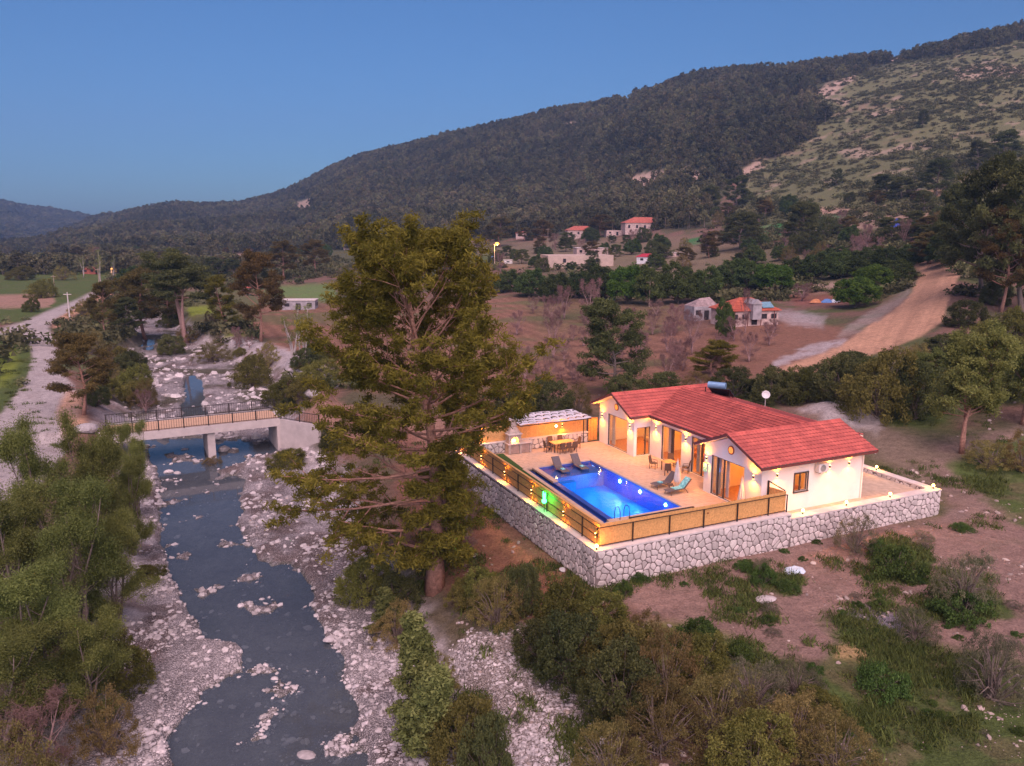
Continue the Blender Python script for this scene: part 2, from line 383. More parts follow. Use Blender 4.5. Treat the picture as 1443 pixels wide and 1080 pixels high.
# ================================================================== GROUND
SOIL=(.22,.13,.10); RED=(.21,.095,.07); GRAV=(.42,.37,.375); GRASS=(.085,.115,.034); DARK=(.105,.095,.055); ROADO=(.50,.29,.19)
ROADG=(.40,.35,.34); SCRUB=(.145,.145,.07); ROCK=(.42,.30,.24); TAN=(.30,.20,.15); YEL=(.20,.24,.035); LEAFL=(.22,.10,.075)
ZONES = [ # polygon in photo pixels, colour, strength, softness px, min distance, max distance
 ([(-300,345),(1600,345),(1600,400),(900,400),(700,372),(-300,395)], (.17,.14,.085), .8, 8, 150, 700),
 ([(-300,343),(600,343),(640,372),(-300,378)], (.09,.09,.045), .9, 5, 150, 1200),
 ([(1030,330),(1060,236),(1130,186),(1165,118),(1250,80),(1350,62),(1700,30),(1700,360),(1200,345)], SCRUB, 1, 5, 250, 1300),
 ([(60,352),(130,310),(400,230),(600,150),(900,70),(1150,35),(1700,-60),(1700,30),(1443,58),(1350,76),(1250,92),(1165,118),(1130,186),(1060,236),(1030,262),(1000,318),(800,332),(640,338),(560,350),(300,358)], (.070,.072,.04), 1, 4, 300, 2400),
 ([(-400,270),(160,290),(150,310),(60,352),(-400,356)], (.06,.075,.045), 1, 4, 900, 3500),
 ([(885,262),(892,248),(925,240),(965,236),(995,252),(985,262),(960,248),(930,252),(905,268)], ROCK, 1, 2, 300, 900),
 ([(1035,246),(1075,228),(1082,234),(1050,252)], ROCK, 1, 2, 300, 900),
 ([(1150,135),(1165,118),(1200,104),(1206,112),(1170,140),(1205,142),(1195,150)], ROCK, .9, 3, 400, 1300),
 ([(1245,82),(1300,68),(1340,60),(1345,64),(1260,88)], ROCK, .8, 2, 400, 1300),
 ([(1330,100),(1400,88),(1443,95),(1443,108),(1350,112)], ROCK, .7, 4, 400, 1300),
 ([(1215,158),(1280,150),(1280,158),(1225,166)], ROCK, .8, 2, 400, 1300), ([(1180,214),(1290,204),(1300,210),(1190,222)], ROCK, .6, 2, 300, 1300),
 ([(790,176),(812,172),(812,182),(795,182)], ROCK, 1, 1.5, 400, 1300), ([(565,186),(600,180),(602,186),(570,190)], ROCK, .9, 1.5, 400, 1400),
 ([(872,140),(892,136),(890,146),(875,148)], ROCK, .9, 2, 400, 1400), ([(415,285),(440,280),(438,296),(418,300)], ROCK, .7, 2, 400, 1600), ([(285,282),(345,276),(350,283),(290,286)], ROCK, .7, 1.5, 400, 1700), ([(60,307),(78,312),(84,322),(72,318)], ROCK, .7, 2, 900, 2800),
 ([(310,345),(350,343),(372,350),(345,362),(315,360)], TAN, .9, 3, 300, 900),
 ([(640,346),(760,342),(1000,330),(1060,350),(960,388),(760,380),(640,372)], (.20,.15,.10), .6, 5, 150, 600),
 ([(640,362),(700,358),(720,370),(640,380)], GRASS, .8, 3, 150, 600),
 ([(1070,322),(1110,314),(1112,330),(1075,334)], (.05,.16,.05), 1, 2, 120, 500), ([(968,338),(1005,330),(1006,338),(972,344)], (.05,.16,.05), 1, 2, 120, 500),
 ([(1150,300),(1200,303),(1198,316),(1152,318)], (.05,.15,.05), 1, 2, 120, 500), ([(1150,294),(1218,293),(1225,300),(1160,303)], (.42,.27,.2), 1, 2, 120, 500),
 ([(1170,310),(1240,300),(1320,298),(1325,312),(1200,322)], TAN, .9, 3, 120, 500), ([(1280,270),(1345,268),(1345,280),(1290,285)], ROADO, .8, 3, 120, 500),
 ([(0,372),(170,372),(150,405),(95,430),(30,455),(-300,470),(-300,372)], GRASS, .95, 4, 100, 700),
 ([(-200,418),(78,414),(70,432),(-200,442)], (.33,.2,.15), .95, 3, 100, 500),
 ([(-300,470),(0,468),(42,485),(47,505),(36,540),(0,588),(-200,640)], GRASS, 1, 4, 60, 300),
 ([(0,500),(22,492),(28,515),(10,540),(0,545)], YEL, .8, 8, 60, 300),
 ([(100,430),(330,400),(430,440),(330,470),(190,470),(120,560),(90,480)], (.12,.12,.055), .9, 10, 60, 400),
 ([(262,432),(300,430),(305,442),(270,446)], YEL, 1, 3, 60, 400), ([(310,470),(340,466),(345,474),(315,478)], YEL, .7, 3, 60, 400),
 ([(365,402),(470,398),(480,425),(430,424),(370,416)], (.14,.2,.07), .9, 4, 100, 500),
 ([(330,450),(370,430),(400,428),(470,430),(700,415),(830,425),(965,440),(965,570),(700,600),(640,570),(470,545),(380,488)], (.235,.125,.085), .95, 8, 60, 400),
 ([(730,410),(960,420),(960,470),(760,470)], (.16,.115,.065), .7, 12, 60, 400),
 ([(930,470),(1100,450),(1190,462),(1190,488),(1090,528),(930,560)], (.23,.12,.085), .95, 6, 60, 300),
 ([(1060,440),(1110,438),(1165,446),(1160,462),(1120,458),(1090,448)], GRAV, .6, 5, 60, 300), ([(1085,512),(1140,488),(1190,478),(1192,484),(1120,508),(1090,520)], GRAV, .8, 3, 60, 300),
 ([(1105,398),(1178,398),(1180,412),(1110,415)], (.36,.25,.2), .9, 3, 60, 300), ([(1110,415),(1200,410),(1200,430),(1120,432)], (.25,.10,.08), .7, 5, 60, 300),
 ([(1280,370),(1288,366),(1364,366),(1362,372),(1340,410),(1328,454),(1298,474),(1240,497),(1130,534),(1088,524),(1185,487),(1222,461),(1258,440),(1284,414),(1298,384)], ROADO, 1, 3, 50, 300),
 ([(1292,395),(1268,415),(1232,437),(1190,464),(1180,474),(1213,466),(1250,443),(1278,420)], (.33,.27,.24), .7, 4, 50, 300),
 ([(-200,600),(-100,570),(0,584),(36,538),(46,504),(41,483),(0,471),(-300,480),(-300,462),(0,463),(31,454),(91,429),(144,407),(156,407),(120,424),(104,436),(75,452),(68,463),(78,480),(86,526),(105,545),(112,590),(90,640),(0,760),(-200,900)], ROADG, 1, 3, 40, 400),
 ([(75,452),(104,436),(120,424),(156,409),(160,413),(126,430),(108,444),(84,462),(74,462)], ROADO, .9, 2, 60, 400), ([(96,545),(112,560),(125,600),(90,620),(80,580)], ROADO, .8, 6, 40, 200),
 ([(160,505),(195,512),(205,540),(175,545),(160,530)], GRAV, .8, 8, 60, 300), ([(120,570),(200,575),(200,600),(130,600)], GRAV, .5, 8, 50, 200),
 ([(312,474),(345,476),(400,492),(470,520),(475,548),(420,540),(400,520),(330,498)], GRAV, 1, 5, 60, 300),
 ([(388,576),(445,562),(700,600),(640,640),(450,600),(395,588)], (.34,.19,.14), .8, 5, 50, 200),
 ([(400,575),(440,568),(440,577),(405,582)], GRASS, .8, 2, 50, 200),
 ([(560,600),(640,640),(660,690),(830,815),(860,850),(780,900),(640,850),(560,760)], LEAFL, .75, 14, 35, 90),
 ([(700,715),(760,760),(835,815),(830,840),(700,770),(640,700)], (.36,.19,.12), .6, 8, 35, 70),
 ([(832,838),(1000,775),(1330,732),(1420,700),(1600,760),(1600,900),(1300,960),(1080,920),(940,880),(860,850)], (.27,.175,.145), 1, 10, 20, 90),
 ([(1100,580),(1160,560),(1240,600),(1300,620),(1443,600),(1443,700),(1350,760),(1320,690),(1230,640)], (.25,.17,.14), .9, 12, 45, 110),
 ([(1118,584),(1160,568),(1215,572),(1250,600),(1235,618),(1180,600)], (.46,.40,.39), .9, 5, 45, 110),
 ([(1210,610),(1290,605),(1330,640),(1270,660),(1230,640)], (.19,.15,.10), .5, 8, 45, 110),
 ([(1335,650),(1380,625),(1600,600),(1600,800),(1440,745),(1385,705)], GRASS, .95, 9, 30, 110), ([(1240,560),(1320,560),(1340,600),(1260,602)], GRASS, .9, 8, 50, 120),
 ([(1222,775),(1262,757),(1305,770),(1312,808),(1275,826),(1240,812)], GRASS, 1, 5, 20, 70), ([(1300,836),(1345,822),(1405,838),(1425,862),(1370,882),(1310,868)], GRASS, 1, 5, 20, 70),
 ([(1060,790),(1095,806),(1140,818),(1130,835),(1080,835),(1058,812)], GRASS, 1, 5, 20, 70), ([(1160,870),(1210,862),(1330,905),(1443,930),(1600,1000),(1600,1200),(1100,1200),(1150,960),(1180,905)], GRASS, .9, 14, 15, 60),
 ([(1200,862),(1250,852),(1290,880),(1250,900)], (.20,.19,.24), .7, 8, 20, 60), ([(1110,800),(1126,797),(1134,808),(1118,813)], (.55,.6,.7), 1, 2, 20, 60),
 ([(1190,900),(1240,905),(1225,935),(1180,930)], (.42,.28,.14), .8, 8, 20, 60), ([(900,880),(1000,880),(1150,960),(1100,1000),(900,960)], (.2,.24,.05), .6, 12, 20, 60),
 ([(640,900),(665,885),(760,880),(800,940),(850,1010),(860,1200),(700,1200),(690,1010),(640,955)], (.36,.30,.28), 1, 9, 15, 60),
]
def make_ground():
    us = np.concatenate([np.arange(-1400, -60, 30.), np.arange(-60, 1505, 3.0), np.arange(1505, 2900, 30.)])
    ys = [9.0]
    while ys[-1] < 26: ys.append(ys[-1]*1.03)
    while ys[-1] < 3800: ys.append(ys[-1]+min(.0105*ys[-1], ys[-1]**2*3.0/(FP*20)))
    ys = np.array(ys); U, Y = np.meshgrid(us, ys); X = (U-U0)*CT/FP*Y
    z = ground_z(X.ravel(), Y.ravel()).reshape(X.shape); ch = ground_z.chan.reshape(X.shape); pd = ground_z.pad.reshape(X.shape)
    global HEAP
    uu, vv = proj(X, Y, z)
    # heaps of gravel behind the villa and the stony bank
    for hu, hv, hw, hh in ((1138,592,3.6,.35),(1160,586,3.2,.4),(1185,580,3.0,.45),(1212,586,2.6,.3),(1250,616,2.8,.4)):
        p = place(hu, hv); r = np.hypot(X-p.x, (Y-p.y)); z = z+hh*np.exp(-(r/hw)**2)*(1+.9*fbm(X, Y, 4, 1/1.2))
    shp = X.shape; x = X.ravel(); y = Y.ravel(); uu = uu.ravel(); vv = vv.ravel(); zz = z.ravel()
    n1 = fbm(x, y, 5, 1/6.); n2 = fbm(x+99, y+31, 5, 1/1.3); n3 = fbm(x, y+77, 4, 1/40.)
    def L(a, b, m): return a*(1-m[:, None])+np.array(b)*m[:, None]
    c = np.tile(np.array(SOIL), (len(x), 1))*.85
    c = L(c, DARK, sstep(-.05, .12, n1+.25*n3)*.9)
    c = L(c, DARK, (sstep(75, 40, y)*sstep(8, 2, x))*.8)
    c = L(c, GRASS, sstep(.02, .16, n1*.6+n3)*.55*(y < 330))
    wsc = np.clip(1.0*60/np.maximum(y, 20), .12, 1.6)
    wu = uu+(n2*26+n1*22)*wsc; wv = vv+(fbm(x+7, y+3, 5, 1/1.6)*18+fbm(x+7, y+3, 3, 1/7.)*12)*wsc
    wu = np.where(y > 200, uu+fbm(x, y, 4, 1/30.)*24, wu); wv = np.where(y > 200, vv+fbm(x+9, y, 4, 1/30.)*9, wv)
    for poly, col, st, soft, y0, y1 in ZONES:
        pu = [p[0] for p in poly]; pv = [p[1] for p in poly]
        m = (y > y0) & (y < y1) & (uu > min(pu)-60) & (uu < max(pu)+60) & (vv > min(pv)-50) & (vv < max(pv)+50)
        if not m.any(): continue
        q = .25 if col in (ROADG, ROADO) else 1.0
        d = sdist(uu[m]*(1-q)+wu[m]*q, vv[m]*(1-q)+wv[m]*q, poly); k = sstep(-soft, soft, d)*st
        k = np.clip(k*(1+.7*n2[m]), 0, 1); c[m] = L(c[m], col, k)
    # streaks of grass and furrows in the ploughed fields
    fl = sstep(-6, 6, sdist(uu, vv, ZONES[[i for i, q in enumerate(ZONES) if q[1] == (.235,.125,.085)][0]][0]))*(y > 60)*(y < 400)
    c = c*(1+.16*fl*np.sin(x*2.1+y*.9+n1*6))[:, None]; c = L(c, (.10, .12, .05), fl*sstep(.02, .2, fbm(x+8, y*2.2, 4, 1/12.))*.6)
    gm = sstep(0, .16, fbm(x+21, y+5, 5, 1/1.8))*.5*(y < 60)*(c[:, 1] > c[:, 0]); c = L(c, (.17, .125, .075), gm)
    # ruts along the dirt road
    rd = (c[:, 0] > .4)*(y > 60)*(y < 250)*(x > 40); c = c*(1+.35*rd*fbm(uu*.22+vv*.11, vv*.004, 3, 1.))[:, None]
    # channel colours
    chn = ch.ravel(); g = sstep(-3.2, -.6, chn+n2*2.5)*(y < 260)
    bed = np.where((zz < -4.26)[:, None], np.array((.20, .185, .17)), np.array(GRAV)*.92)*(1+1.1*n2[:, None])
    alg = sstep(.0, .2, n1+.5*n2)[:, None]*.6; bed = bed*(1-alg*(zz < -4.22)[:, None])+np.array((.08, .09, .055))*alg*(zz < -4.22)[:, None]
    mud = sstep(.05, .22, fbm(x+5, y+44, 4, 1/3.))[:, None]*.7*(zz > -4.22)[:, None]; bed = bed*(1-mud)+np.array((.15, .10, .085))*mud
    scr = sstep(-.02, .14, fbm(x+60, y, 4, 1/5.))*.85*sstep(75, 95, y)*(zz > -4.22); bed = bed*(1-scr[:, None])+np.array((.11, .10, .06))*scr[:, None]
    c = c*(1-g[:, None])+bed*g[:, None]
    # speckled scrub and rock on the open hillside
    hs = (y > 250)*sstep(-8, 8, sdist(wu, wv, ZONES[2][0]))
    rk = sstep(.17, .25, fbm(x, y, 5, 1/14.))*.5*hs; c = L(c, ROCK, rk)
    # horizontal rock ledges
    bed2 = sstep(.75, .95, np.sin(zz/5.+n3*8+n1*2))*sstep(.0, .2, fbm(x+3, y+8, 3, 1/90.))*hs*.55; c = L(c, TAN, bed2)
    gr = sstep(-.3, .3, chn)*(y < 260)*(zz > -4.4)
    for zi in (-1,):
        gr = np.maximum(gr, (sstep(-6, 6, sdist(wu, wv, ZONES[zi][0])))*(y < 60))
    V = np.stack([x, y, zz], 1); R, Cn = shp
    i = np.arange(R*Cn).reshape(shp); F = np.stack([i[:-1, :-1], i[:-1, 1:], i[1:, 1:], i[1:, :-1]], -1).reshape(-1, 4)
    m, t, p = new_mat('ground')
    at = N(t, 'ShaderNodeAttribute', attribute_name='Col').outputs['Color']; ga = N(t, 'ShaderNodeAttribute', attribute_name='gr').outputs['Fac']
    pos = N(t, 'ShaderNodeNewGeometry').outputs['Position']
    f1 = ramp(t, noise_n(t, 1.7, 8, .75, pos), .3, .7); f2 = ramp(t, noise_n(t, 9, 4, .7, pos), .3, .7)
    k = math_n(t, 'ADD', math_n(t, 'MULTIPLY', f1, .7), math_n(t, 'MULTIPLY', f2, .75)); k = math_n(t, 'ADD', k, .32)
    cc = N(t, 'ShaderNodeVectorMath', operation='SCALE'); t.links.new(at, cc.inputs[0]); t.links.new(k, cc.inputs['Scale'])
    vo = N(t, 'ShaderNodeTexVoronoi'); vo.inputs['Scale'].default_value = 10.5; t.links.new(pos, vo.inputs['Vector'])
    pe = ramp(t, vo.outputs['Distance'], .25, .62)
    vh = N(t, 'ShaderNodeHueSaturation'); vh.inputs['Saturation'].default_value = .0; vh.inputs['Value'].default_value = 1.0; t.links.new(vo.outputs['Color'], vh.inputs['Color'])
    kk = math_n(t, 'MULTIPLY', math_n(t, 'SUBTRACT', 1.12, math_n(t, 'MULTIPLY', pe, .6)), math_n(t, 'ADD', .62, math_n(t, 'MULTIPLY', vh.outputs[0], .75)))
    c2 = N(t, 'ShaderNodeVectorMath', operation='SCALE'); t.links.new(cc.outputs[0], c2.inputs[0]); t.links.new(kk, c2.inputs['Scale'])
    t.links.new(mixc(t, ga, cc.outputs[0], c2.outputs[0]), p.inputs['Base Color']); p.inputs['Roughness'].default_value = .95; p.inputs['Specular IOR Level'].default_value = .1
    b = N(t, 'ShaderNodeBump'); b.inputs['Strength'].default_value = .8; b.inputs['Distance'].default_value = .12
    t.links.new(math_n(t, 'SUBTRACT', math_n(t, 'ADD', f1, math_n(t, 'MULTIPLY', f2, .5)), math_n(t, 'MULTIPLY', pe, ga)), b.inputs['Height']); t.links.new(b.outputs[0], p.inputs['Normal'])
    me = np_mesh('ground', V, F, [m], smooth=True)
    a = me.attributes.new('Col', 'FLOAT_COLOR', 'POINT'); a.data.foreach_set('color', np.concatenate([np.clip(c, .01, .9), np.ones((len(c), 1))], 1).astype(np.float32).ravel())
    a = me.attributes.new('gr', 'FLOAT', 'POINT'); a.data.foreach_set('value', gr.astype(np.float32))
    return add_obj('ground', me, kind='structure')
make_ground()
# river surface
_wp = [un(u, v, -4.3) for u, v in ((-20,1500),(190,640),(120,540),(150,440),(300,440),(450,560),(470,700),(640,1000),(760,1500))]
mb = MB(); mb.v = [tuple(p) for p in _wp]; mb.f = [list(range(len(_wp)))[::-1]]; mb.m = [0]
mb.build('river', water_mat('river_water', (.62, .70, .72), (.15, .175, .215), .34, 1.3, .10), vf=False, kind='structure')
# ================================================================== LEAF CLOUDS
def rand_rot(n, rng):
    q = rng.normal(size=(n, 4)); q /= np.linalg.norm(q, axis=1)[:, None]; a, b, c, d = q.T
    return np.stack([np.stack([1-2*(c*c+d*d), 2*(b*c-a*d), 2*(b*d+a*c)], -1), np.stack([2*(b*c+a*d), 1-2*(b*b+d*d), 2*(c*d-a*b)], -1),
                     np.stack([2*(b*d-a*c), 2*(c*d+a*b), 1-2*(b*b+c*c)], -1)], 1)
def leaf_tris(P, size, wd, rng, up=None):
    """one folded leaf (a triangle) per point"""
    n = len(P); R = rand_rot(n, rng); s = size*(.6+.8*rng.random(n))[:, None]
    a = R[:, 0]*s; b = R[:, 1]*s*wd
    if up is not None: a = a*.6+np.array(up)[None]*s*.7
    V = np.stack([P-a*.5-b*.5, P-a*.5+b*.5, P+a*.5], 1).reshape(-1, 3)
    return V, np.arange(3*n).reshape(-1, 3)
def clump_cloud(C, rad, per, size, wd, rng, flat=.7, shell=.55, up=None):
    C = np.asarray(C); n = len(C)*per; idx = np.repeat(np.arange(len(C)), per)
    d = rng.normal(size=(n, 3)); d /= np.linalg.norm(d, axis=1)[:, None]
    r = (shell+(1-shell)*rng.random(n))*rng.random(n)**.25
    rr = (np.asarray(rad)*np.ones(len(C)))[idx]
    P = C[idx]+d*(r*rr)[:, None]*np.array([1, 1, flat])
    V, F = leaf_tris(P, size, wd, rng, up); ct = rng.random(len(C))
    return V, F, np.clip(ct[idx]*.6+rng.random(n)*.4+.0*d[:, 2], 0, 1)
def branch_path(p, az, el, L, rng, lift=.25, wob=.12, n=5):
    pts = [np.array(p, float)]; e = el
    for i in range(n):
        az += rng.normal()*wob; e += lift/n+rng.normal()*wob*.6
        d = np.array([math.cos(az)*math.cos(e), math.sin(az)*math.cos(e), math.sin(e)]); pts.append(pts[-1]+d*L/n)
    return pts, az
def make_tree(name, seed, H, R, trunks=1, h0=.25, nl=22, prof=None, el=(.1, .6), lift=.3, nsub=4, clump=.7, per=60, leaf=.22, lw=.35, flat=.6,
              bark=None, leafm=None, spread=.0, tr=.02, subL=.45, up=None, top=1.0, sides=5, shell=.5, wob=.12, side=None):
    """wood mesh + crown mesh grown from trunk, limbs and twigs"""
    rng = np.random.default_rng(seed); wb = MB(); C = []; CR = []
    prof = prof or (lambda h: math.sin(math.pi*min(1, max(0, .12+h*.88)))**.6)
    for k in range(trunks):
        az0 = rng.random()*6.28+k*6.28/trunks; lean = spread*(.5+rng.random()*.6)
        Hk = H*(1 if k == 0 else .75+.25*rng.random())
        pts = []
        wx = rng.normal()*.03*Hk; wy = rng.normal()*.03*Hk
        for i in range(8):
            h = i/7; off = lean*h**1.3*Hk
            pts.append(np.array([math.cos(az0)*off+wx*math.sin(h*4), math.sin(az0)*off+wy*math.sin(h*5), h*Hk*.96*top]))
        r0 = tr*Hk+.03
        wb.tube(pts, [r0*(1-.88*(i/7))*(1.25 if i == 0 else 1) for i in range(8)], sides+2)
        pts = np.array(pts); nlk = max(3, nl//trunks)
        for j in range(nlk):
            h = h0+(1-h0)*((j+rng.random()*.8)/nlk); h = min(h, .99)
            f = h*7; i = min(6, int(f)); p = pts[i]*(1-f+i)+pts[i+1]*(f-i)
            hh = (h-h0)/(1-h0); az = j*2.4+rng.random()*.9
            Lb = R*prof(hh)*(.72+.45*rng.random())/(1 if trunks == 1 else 1.5)*(side(hh, az) if side else 1); e = el[0]+(el[1]-el[0])*hh+rng.normal()*.1
            bp, az2 = branch_path(p, az, e, Lb, rng, lift, wob)
            rb = max(.012, r0*(1-.85*h)*(.36 if H > 15 else .5)); wb.tube(bp, [rb*(1-.16*q) for q in range(6)], sides, cap=False)
            bp = np.array(bp); C.append(bp[-1]); CR.append(1)
            for q in range(nsub):
                g = .35+.65*(q+rng.random())/nsub; f = g*5; i = min(4, int(f)); p2 = bp[i]*(1-f+i)+bp[i+1]*(f-i)
                s = 1 if q % 2 else -1
                b2, _ = branch_path(p2, az2+s*(.5+.5*rng.random()), e+rng.normal()*.25+.1, Lb*subL*(1.25-g*.5), rng, lift*.6, .15, 3)
                wb.tube(b2, [rb*.4, rb*.3, rb*.2, rb*.1], 3, cap=False)
                C.append(b2[-1]); CR.append(.85+.3*rng.random()); C.append(b2[2]); CR.append(.7+.3*rng.random())
                if H > 15 and q % 2: C.append(b2[1]); CR.append(.75)
    C = np.array(C); rad = clump*np.array(CR)
    wm = MB2mesh(wb, name+'_trunk', bark)
    cm = None
    if per > 0:
        V, F, T = clump_cloud(C, rad, per, leaf, lw, rng, flat, shell, up)
        cm = np_mesh(name+'_crown', V, F, [leafm], tint=T)
    return wm, cm
def MB2mesh(mb, name, m):
    me = bpy.data.meshes.new(name); me.from_pydata(mb.v, [], mb.f); me.materials.append(m)
    me.polygons.foreach_set('use_smooth', [True]*len(me.polygons)); me.update(); return me
BARKR = mat('bark_red', (.34, .18, .135), .95, .4, 6, .03, 14); BARKG = mat('bark_grey', (.20, .15, .13), .95, .35, 8, .02, 20)
BARKW = mat('bark_pale', (.48, .40, .38), .9, .2, 8); TWIG = mat('twig_lilac', (.33, .21, .20), .95, .3, 4)
PINE = leaf_mat('needles_olive', (.085, .082, .012), (.25, .215, .035), .22, .4); PINER = leaf_mat('needles_brown', (.085, .068, .026), (.19, .135, .045), .28, .4)
PINED = leaf_mat('needles_dark', (.055, .070, .028), (.145, .15, .05), .3, .35); GREEN = leaf_mat('leaves_green', (.05, .11, .016), (.15, .25, .04), .25, .4)
WILL = leaf_mat('leaves_willow', (.12, .145, .038), (.33, .355, .11), .22, .5); OLIVE = leaf_mat('leaves_olive', (.10, .10, .06), (.25, .23, .14), .25, .4)
MAQ = leaf_mat('leaves_maquis', (.085, .09, .022), (.24, .225, .06), .35, .4); BRN = leaf_mat('leaves_brown', (.14, .11, .04), (.31, .245, .09), .35, .4)
PURP = leaf_mat('buds_lilac', (.20, .125, .11), (.36, .22, .20), .25, .4); FARL = leaf_mat('forest_leaves', (.05, .05, .026), (.135, .12, .055), .5, .25, patch=.009)
HILLB = leaf_mat('scrub_leaves', (.065, .07, .03), (.15, .14, .065), .4, .2)
def tree(name, label, cat, loc, meshes, rotz=0, scale=1.0, group=None):
    t = thing(name, label, cat, loc, rotz, group); t.scale = scale if isinstance(scale, tuple) else (scale,)*3
    add_obj('trunk', meshes[0], t)
    if meshes[1] is not None: add_obj('crown' if cat == 'tree' else 'foliage', meshes[1], t)
    return t
# ------------------------------------------------------------------ forest on the mountain: one mass
def small_tree(name, seed, conif, m, n=70):
    rng = np.random.default_rng(seed); C = []; R = []
    for i in range(16):
        h = rng.random(); rr = (1-h)**.6 if conif else math.sin(math.pi*(.15+.8*h))
        a = rng.random()*6.28; r = rr*.36*rng.random()**.5*(1 if conif else 1.25)
        C.append((r*math.cos(a), r*math.sin(a), .25+.68*h)); R.append(.15+.07*rng.random()-.06*h*conif)
    V, F, T = clump_cloud(np.array(C), np.array(R), n//8+2, .105, .8, rng, .8, .5)
    wb = MB(); wb.tube([(0, 0, -.05), (.01, 0, .3), (0, 0, .8)], [.03, .022, .008], 4, cap=False)
    V2 = np.array(wb.v); F2 = np.array(wb.f); F2 = np.concatenate([F2[:, [0, 1, 2]], F2[:, [0, 2, 3]]])
    me = np_mesh(name, np.concatenate([V, V2]), np.concatenate([F, F2+len(V)]), [m, BARKG], tint=np.concatenate([T, np.zeros(len(F2))]), mi=np.concatenate([np.zeros(len(F)), np.ones(len(F2))]))
    return bpy.data.objects.new(name, me)
protos = [small_tree('far_tree_a', 1, 1, FARL, 150), small_tree('far_tree_b', 2, 0, FARL, 150), small_tree('far_tree_c', 3, 1, FARL, 150), small_tree('far_tree_d', 4, 0, FARL, 150)]
FOR = ZONES[3][0]; FAR = ZONES[4][0]; SCR = ZONES[2][0]
def scat_forest():
    rng = np.random.default_rng(11)
    def sample(n, u0, u1, y0, y1):
        # even per square metre of map: y drawn with density ~ y
        y = np.sqrt(y0*y0+(y1*y1-y0*y0)*rng.random(n)); u = u0+(u1-u0)*rng.random(n); x = (u-U0)*CT/FP*y
        z = ground_z(x, y); uu, vv = proj(x, y, z); return x, y, z, uu, vv
    x, y, z, uu, vv = sample(140000, -80, 1520, 330, 1650)
    m = sdist(uu+fbm(x, y, 4, 1/70.)*95, vv+fbm(x+4, y, 3, 1/50.)*12, FOR) > 0
    for zi in range(5, 18):
        m &= ~((sdist(uu, vv, ZONES[zi][0]) > -1))
    m &= (y < 1650)
    keep = rng.random(len(x)) < np.clip(.15+1.9*(fbm(x, y, 4, 1/45.)+.38), .08, 1)
    m &= keep
    P = np.stack([x, y, z-.3], 1)[m]; n = len(P); h = 4.5+8*rng.random(n)**1.8
    print('forest', n)
    scatter('mountain_forest', P, protos, np.stack([h*.9*(.8+.4*rng.random(n))]*2+[h], 1), np.stack([np.zeros(n), np.zeros(n), rng.random(n)*6.28], 1), rng.integers(0, 4, n),
            'dark pine and oak forest covering the mountain above the village', 'forest')
    x, y, z, uu, vv = sample(16000, -100, 420, 1500, 2750); m = sdist(uu, vv, FAR) > -6
    P = np.stack([x, y, z-.5], 1)[m]; n = len(P); h = 11+9*rng.random(n); print('far', n)
    scatter('distant_hill_forest', P, protos, np.stack([h*1.2, h*1.2, h*.9], 1), np.stack([np.zeros(n), np.zeros(n), rng.random(n)*6.28], 1), rng.integers(0, 4, n),
            'blue hazy forest on the low distant hill at far left', 'forest')
    x, y, z, uu, vv = sample(26000, -300, 640, 330, 1050); m = (fbm(x, y, 4, 1/70.) > .02-.12*sstep(450, 900, y)) & (vv > 340) & (sdist(uu, vv, ZONES[18][0]) < 0) & (sdist(uu, vv, [(365,398),(480,395),(480,430),(365,420)]) < 0)
    P = np.stack([x, y, z-.2], 1)[m]; n = len(P); h = 3+5*rng.random(n); print('belt', n)
    scatter('valley_tree_belt', P, protos, np.stack([h*1.2, h*1.2, h], 1), np.stack([np.zeros(n), np.zeros(n), rng.random(n)*6.28], 1), rng.integers(0, 4, n),
            'dark belts of trees between the far fields on the left valley floor', 'trees')
    # scrub on the open slope
    sb = []
    for k in range(3):
        r2 = np.random.default_rng(40+k); C = r2.normal(size=(7, 3))*np.array([.35, .35, .12])+np.array([0, 0, .38])
        V, F, T = clump_cloud(C, .36, 18, .2, .8, r2, .8); sb.append(bpy.data.objects.new('scrub_%s' % 'abc'[k], np_mesh('scrub', V, F, [HILLB], tint=T)))
    x, y, z, uu, vv = sample(42000, 880, 1560, 200, 1150); m = (sdist(uu, vv, SCR) > -6) & (rng.random(len(x)) < np.clip(.45+2.2*fbm(x, y, 4, 1/45.), .06, 1))
    P = np.stack([x, y, z-.2], 1)[m]; n = len(P); h = 1.2+2.8*rng.random(n)**2; print('scrub', n)
    scatter('hillside_scrub', P, sb, np.stack([h*1.1, h*1.1, h*.9], 1), np.stack([np.zeros(n), np.zeros(n), rng.random(n)*6.28], 1), rng.integers(0, 3, n),
            'low grey green scrub dotting the open rocky slope at right', 'scrub')
    # loose shrubs between the fields
    x, y, z, uu, vv = sample(16000, -80, 1520, 95, 420)
    m = np.ones(len(x), bool)
    for k in (14, 18, 19, 20, 21, 22, 23, 24, 25, 26, 27, 28, 30, 34, 35, 36, 37, 38, 39, 41, 42, 43, 44):
        m &= sdist(uu, vv, ZONES[k][0]) < 1
    m &= rng.random(len(x)) < np.clip(.2+2.4*fbm(x, y, 4, 1/30.), .0, .8)
    m &= (y > 130) | (uu < 600)
    m &= ~((uu > 560) & (uu < 1180) & (vv > 428)); ch = ground_z; _ = ch(x, y); m &= ground_z.chan < -2
    P = np.stack([x, y, z-.15], 1)[m]; n = len(P); h = 1.3+3.0*rng.random(n)**2; print('valley shrubs', n)
    scatter('valley_scrub', P, sb+[], np.stack([h*1.1, h*1.1, h], 1), np.stack([np.zeros(n), np.zeros(n), rng.random(n)*6.28], 1), rng.integers(0, 3, n),
            'loose shrubs growing along field edges across the valley floor', 'scrub')
scat_forest()
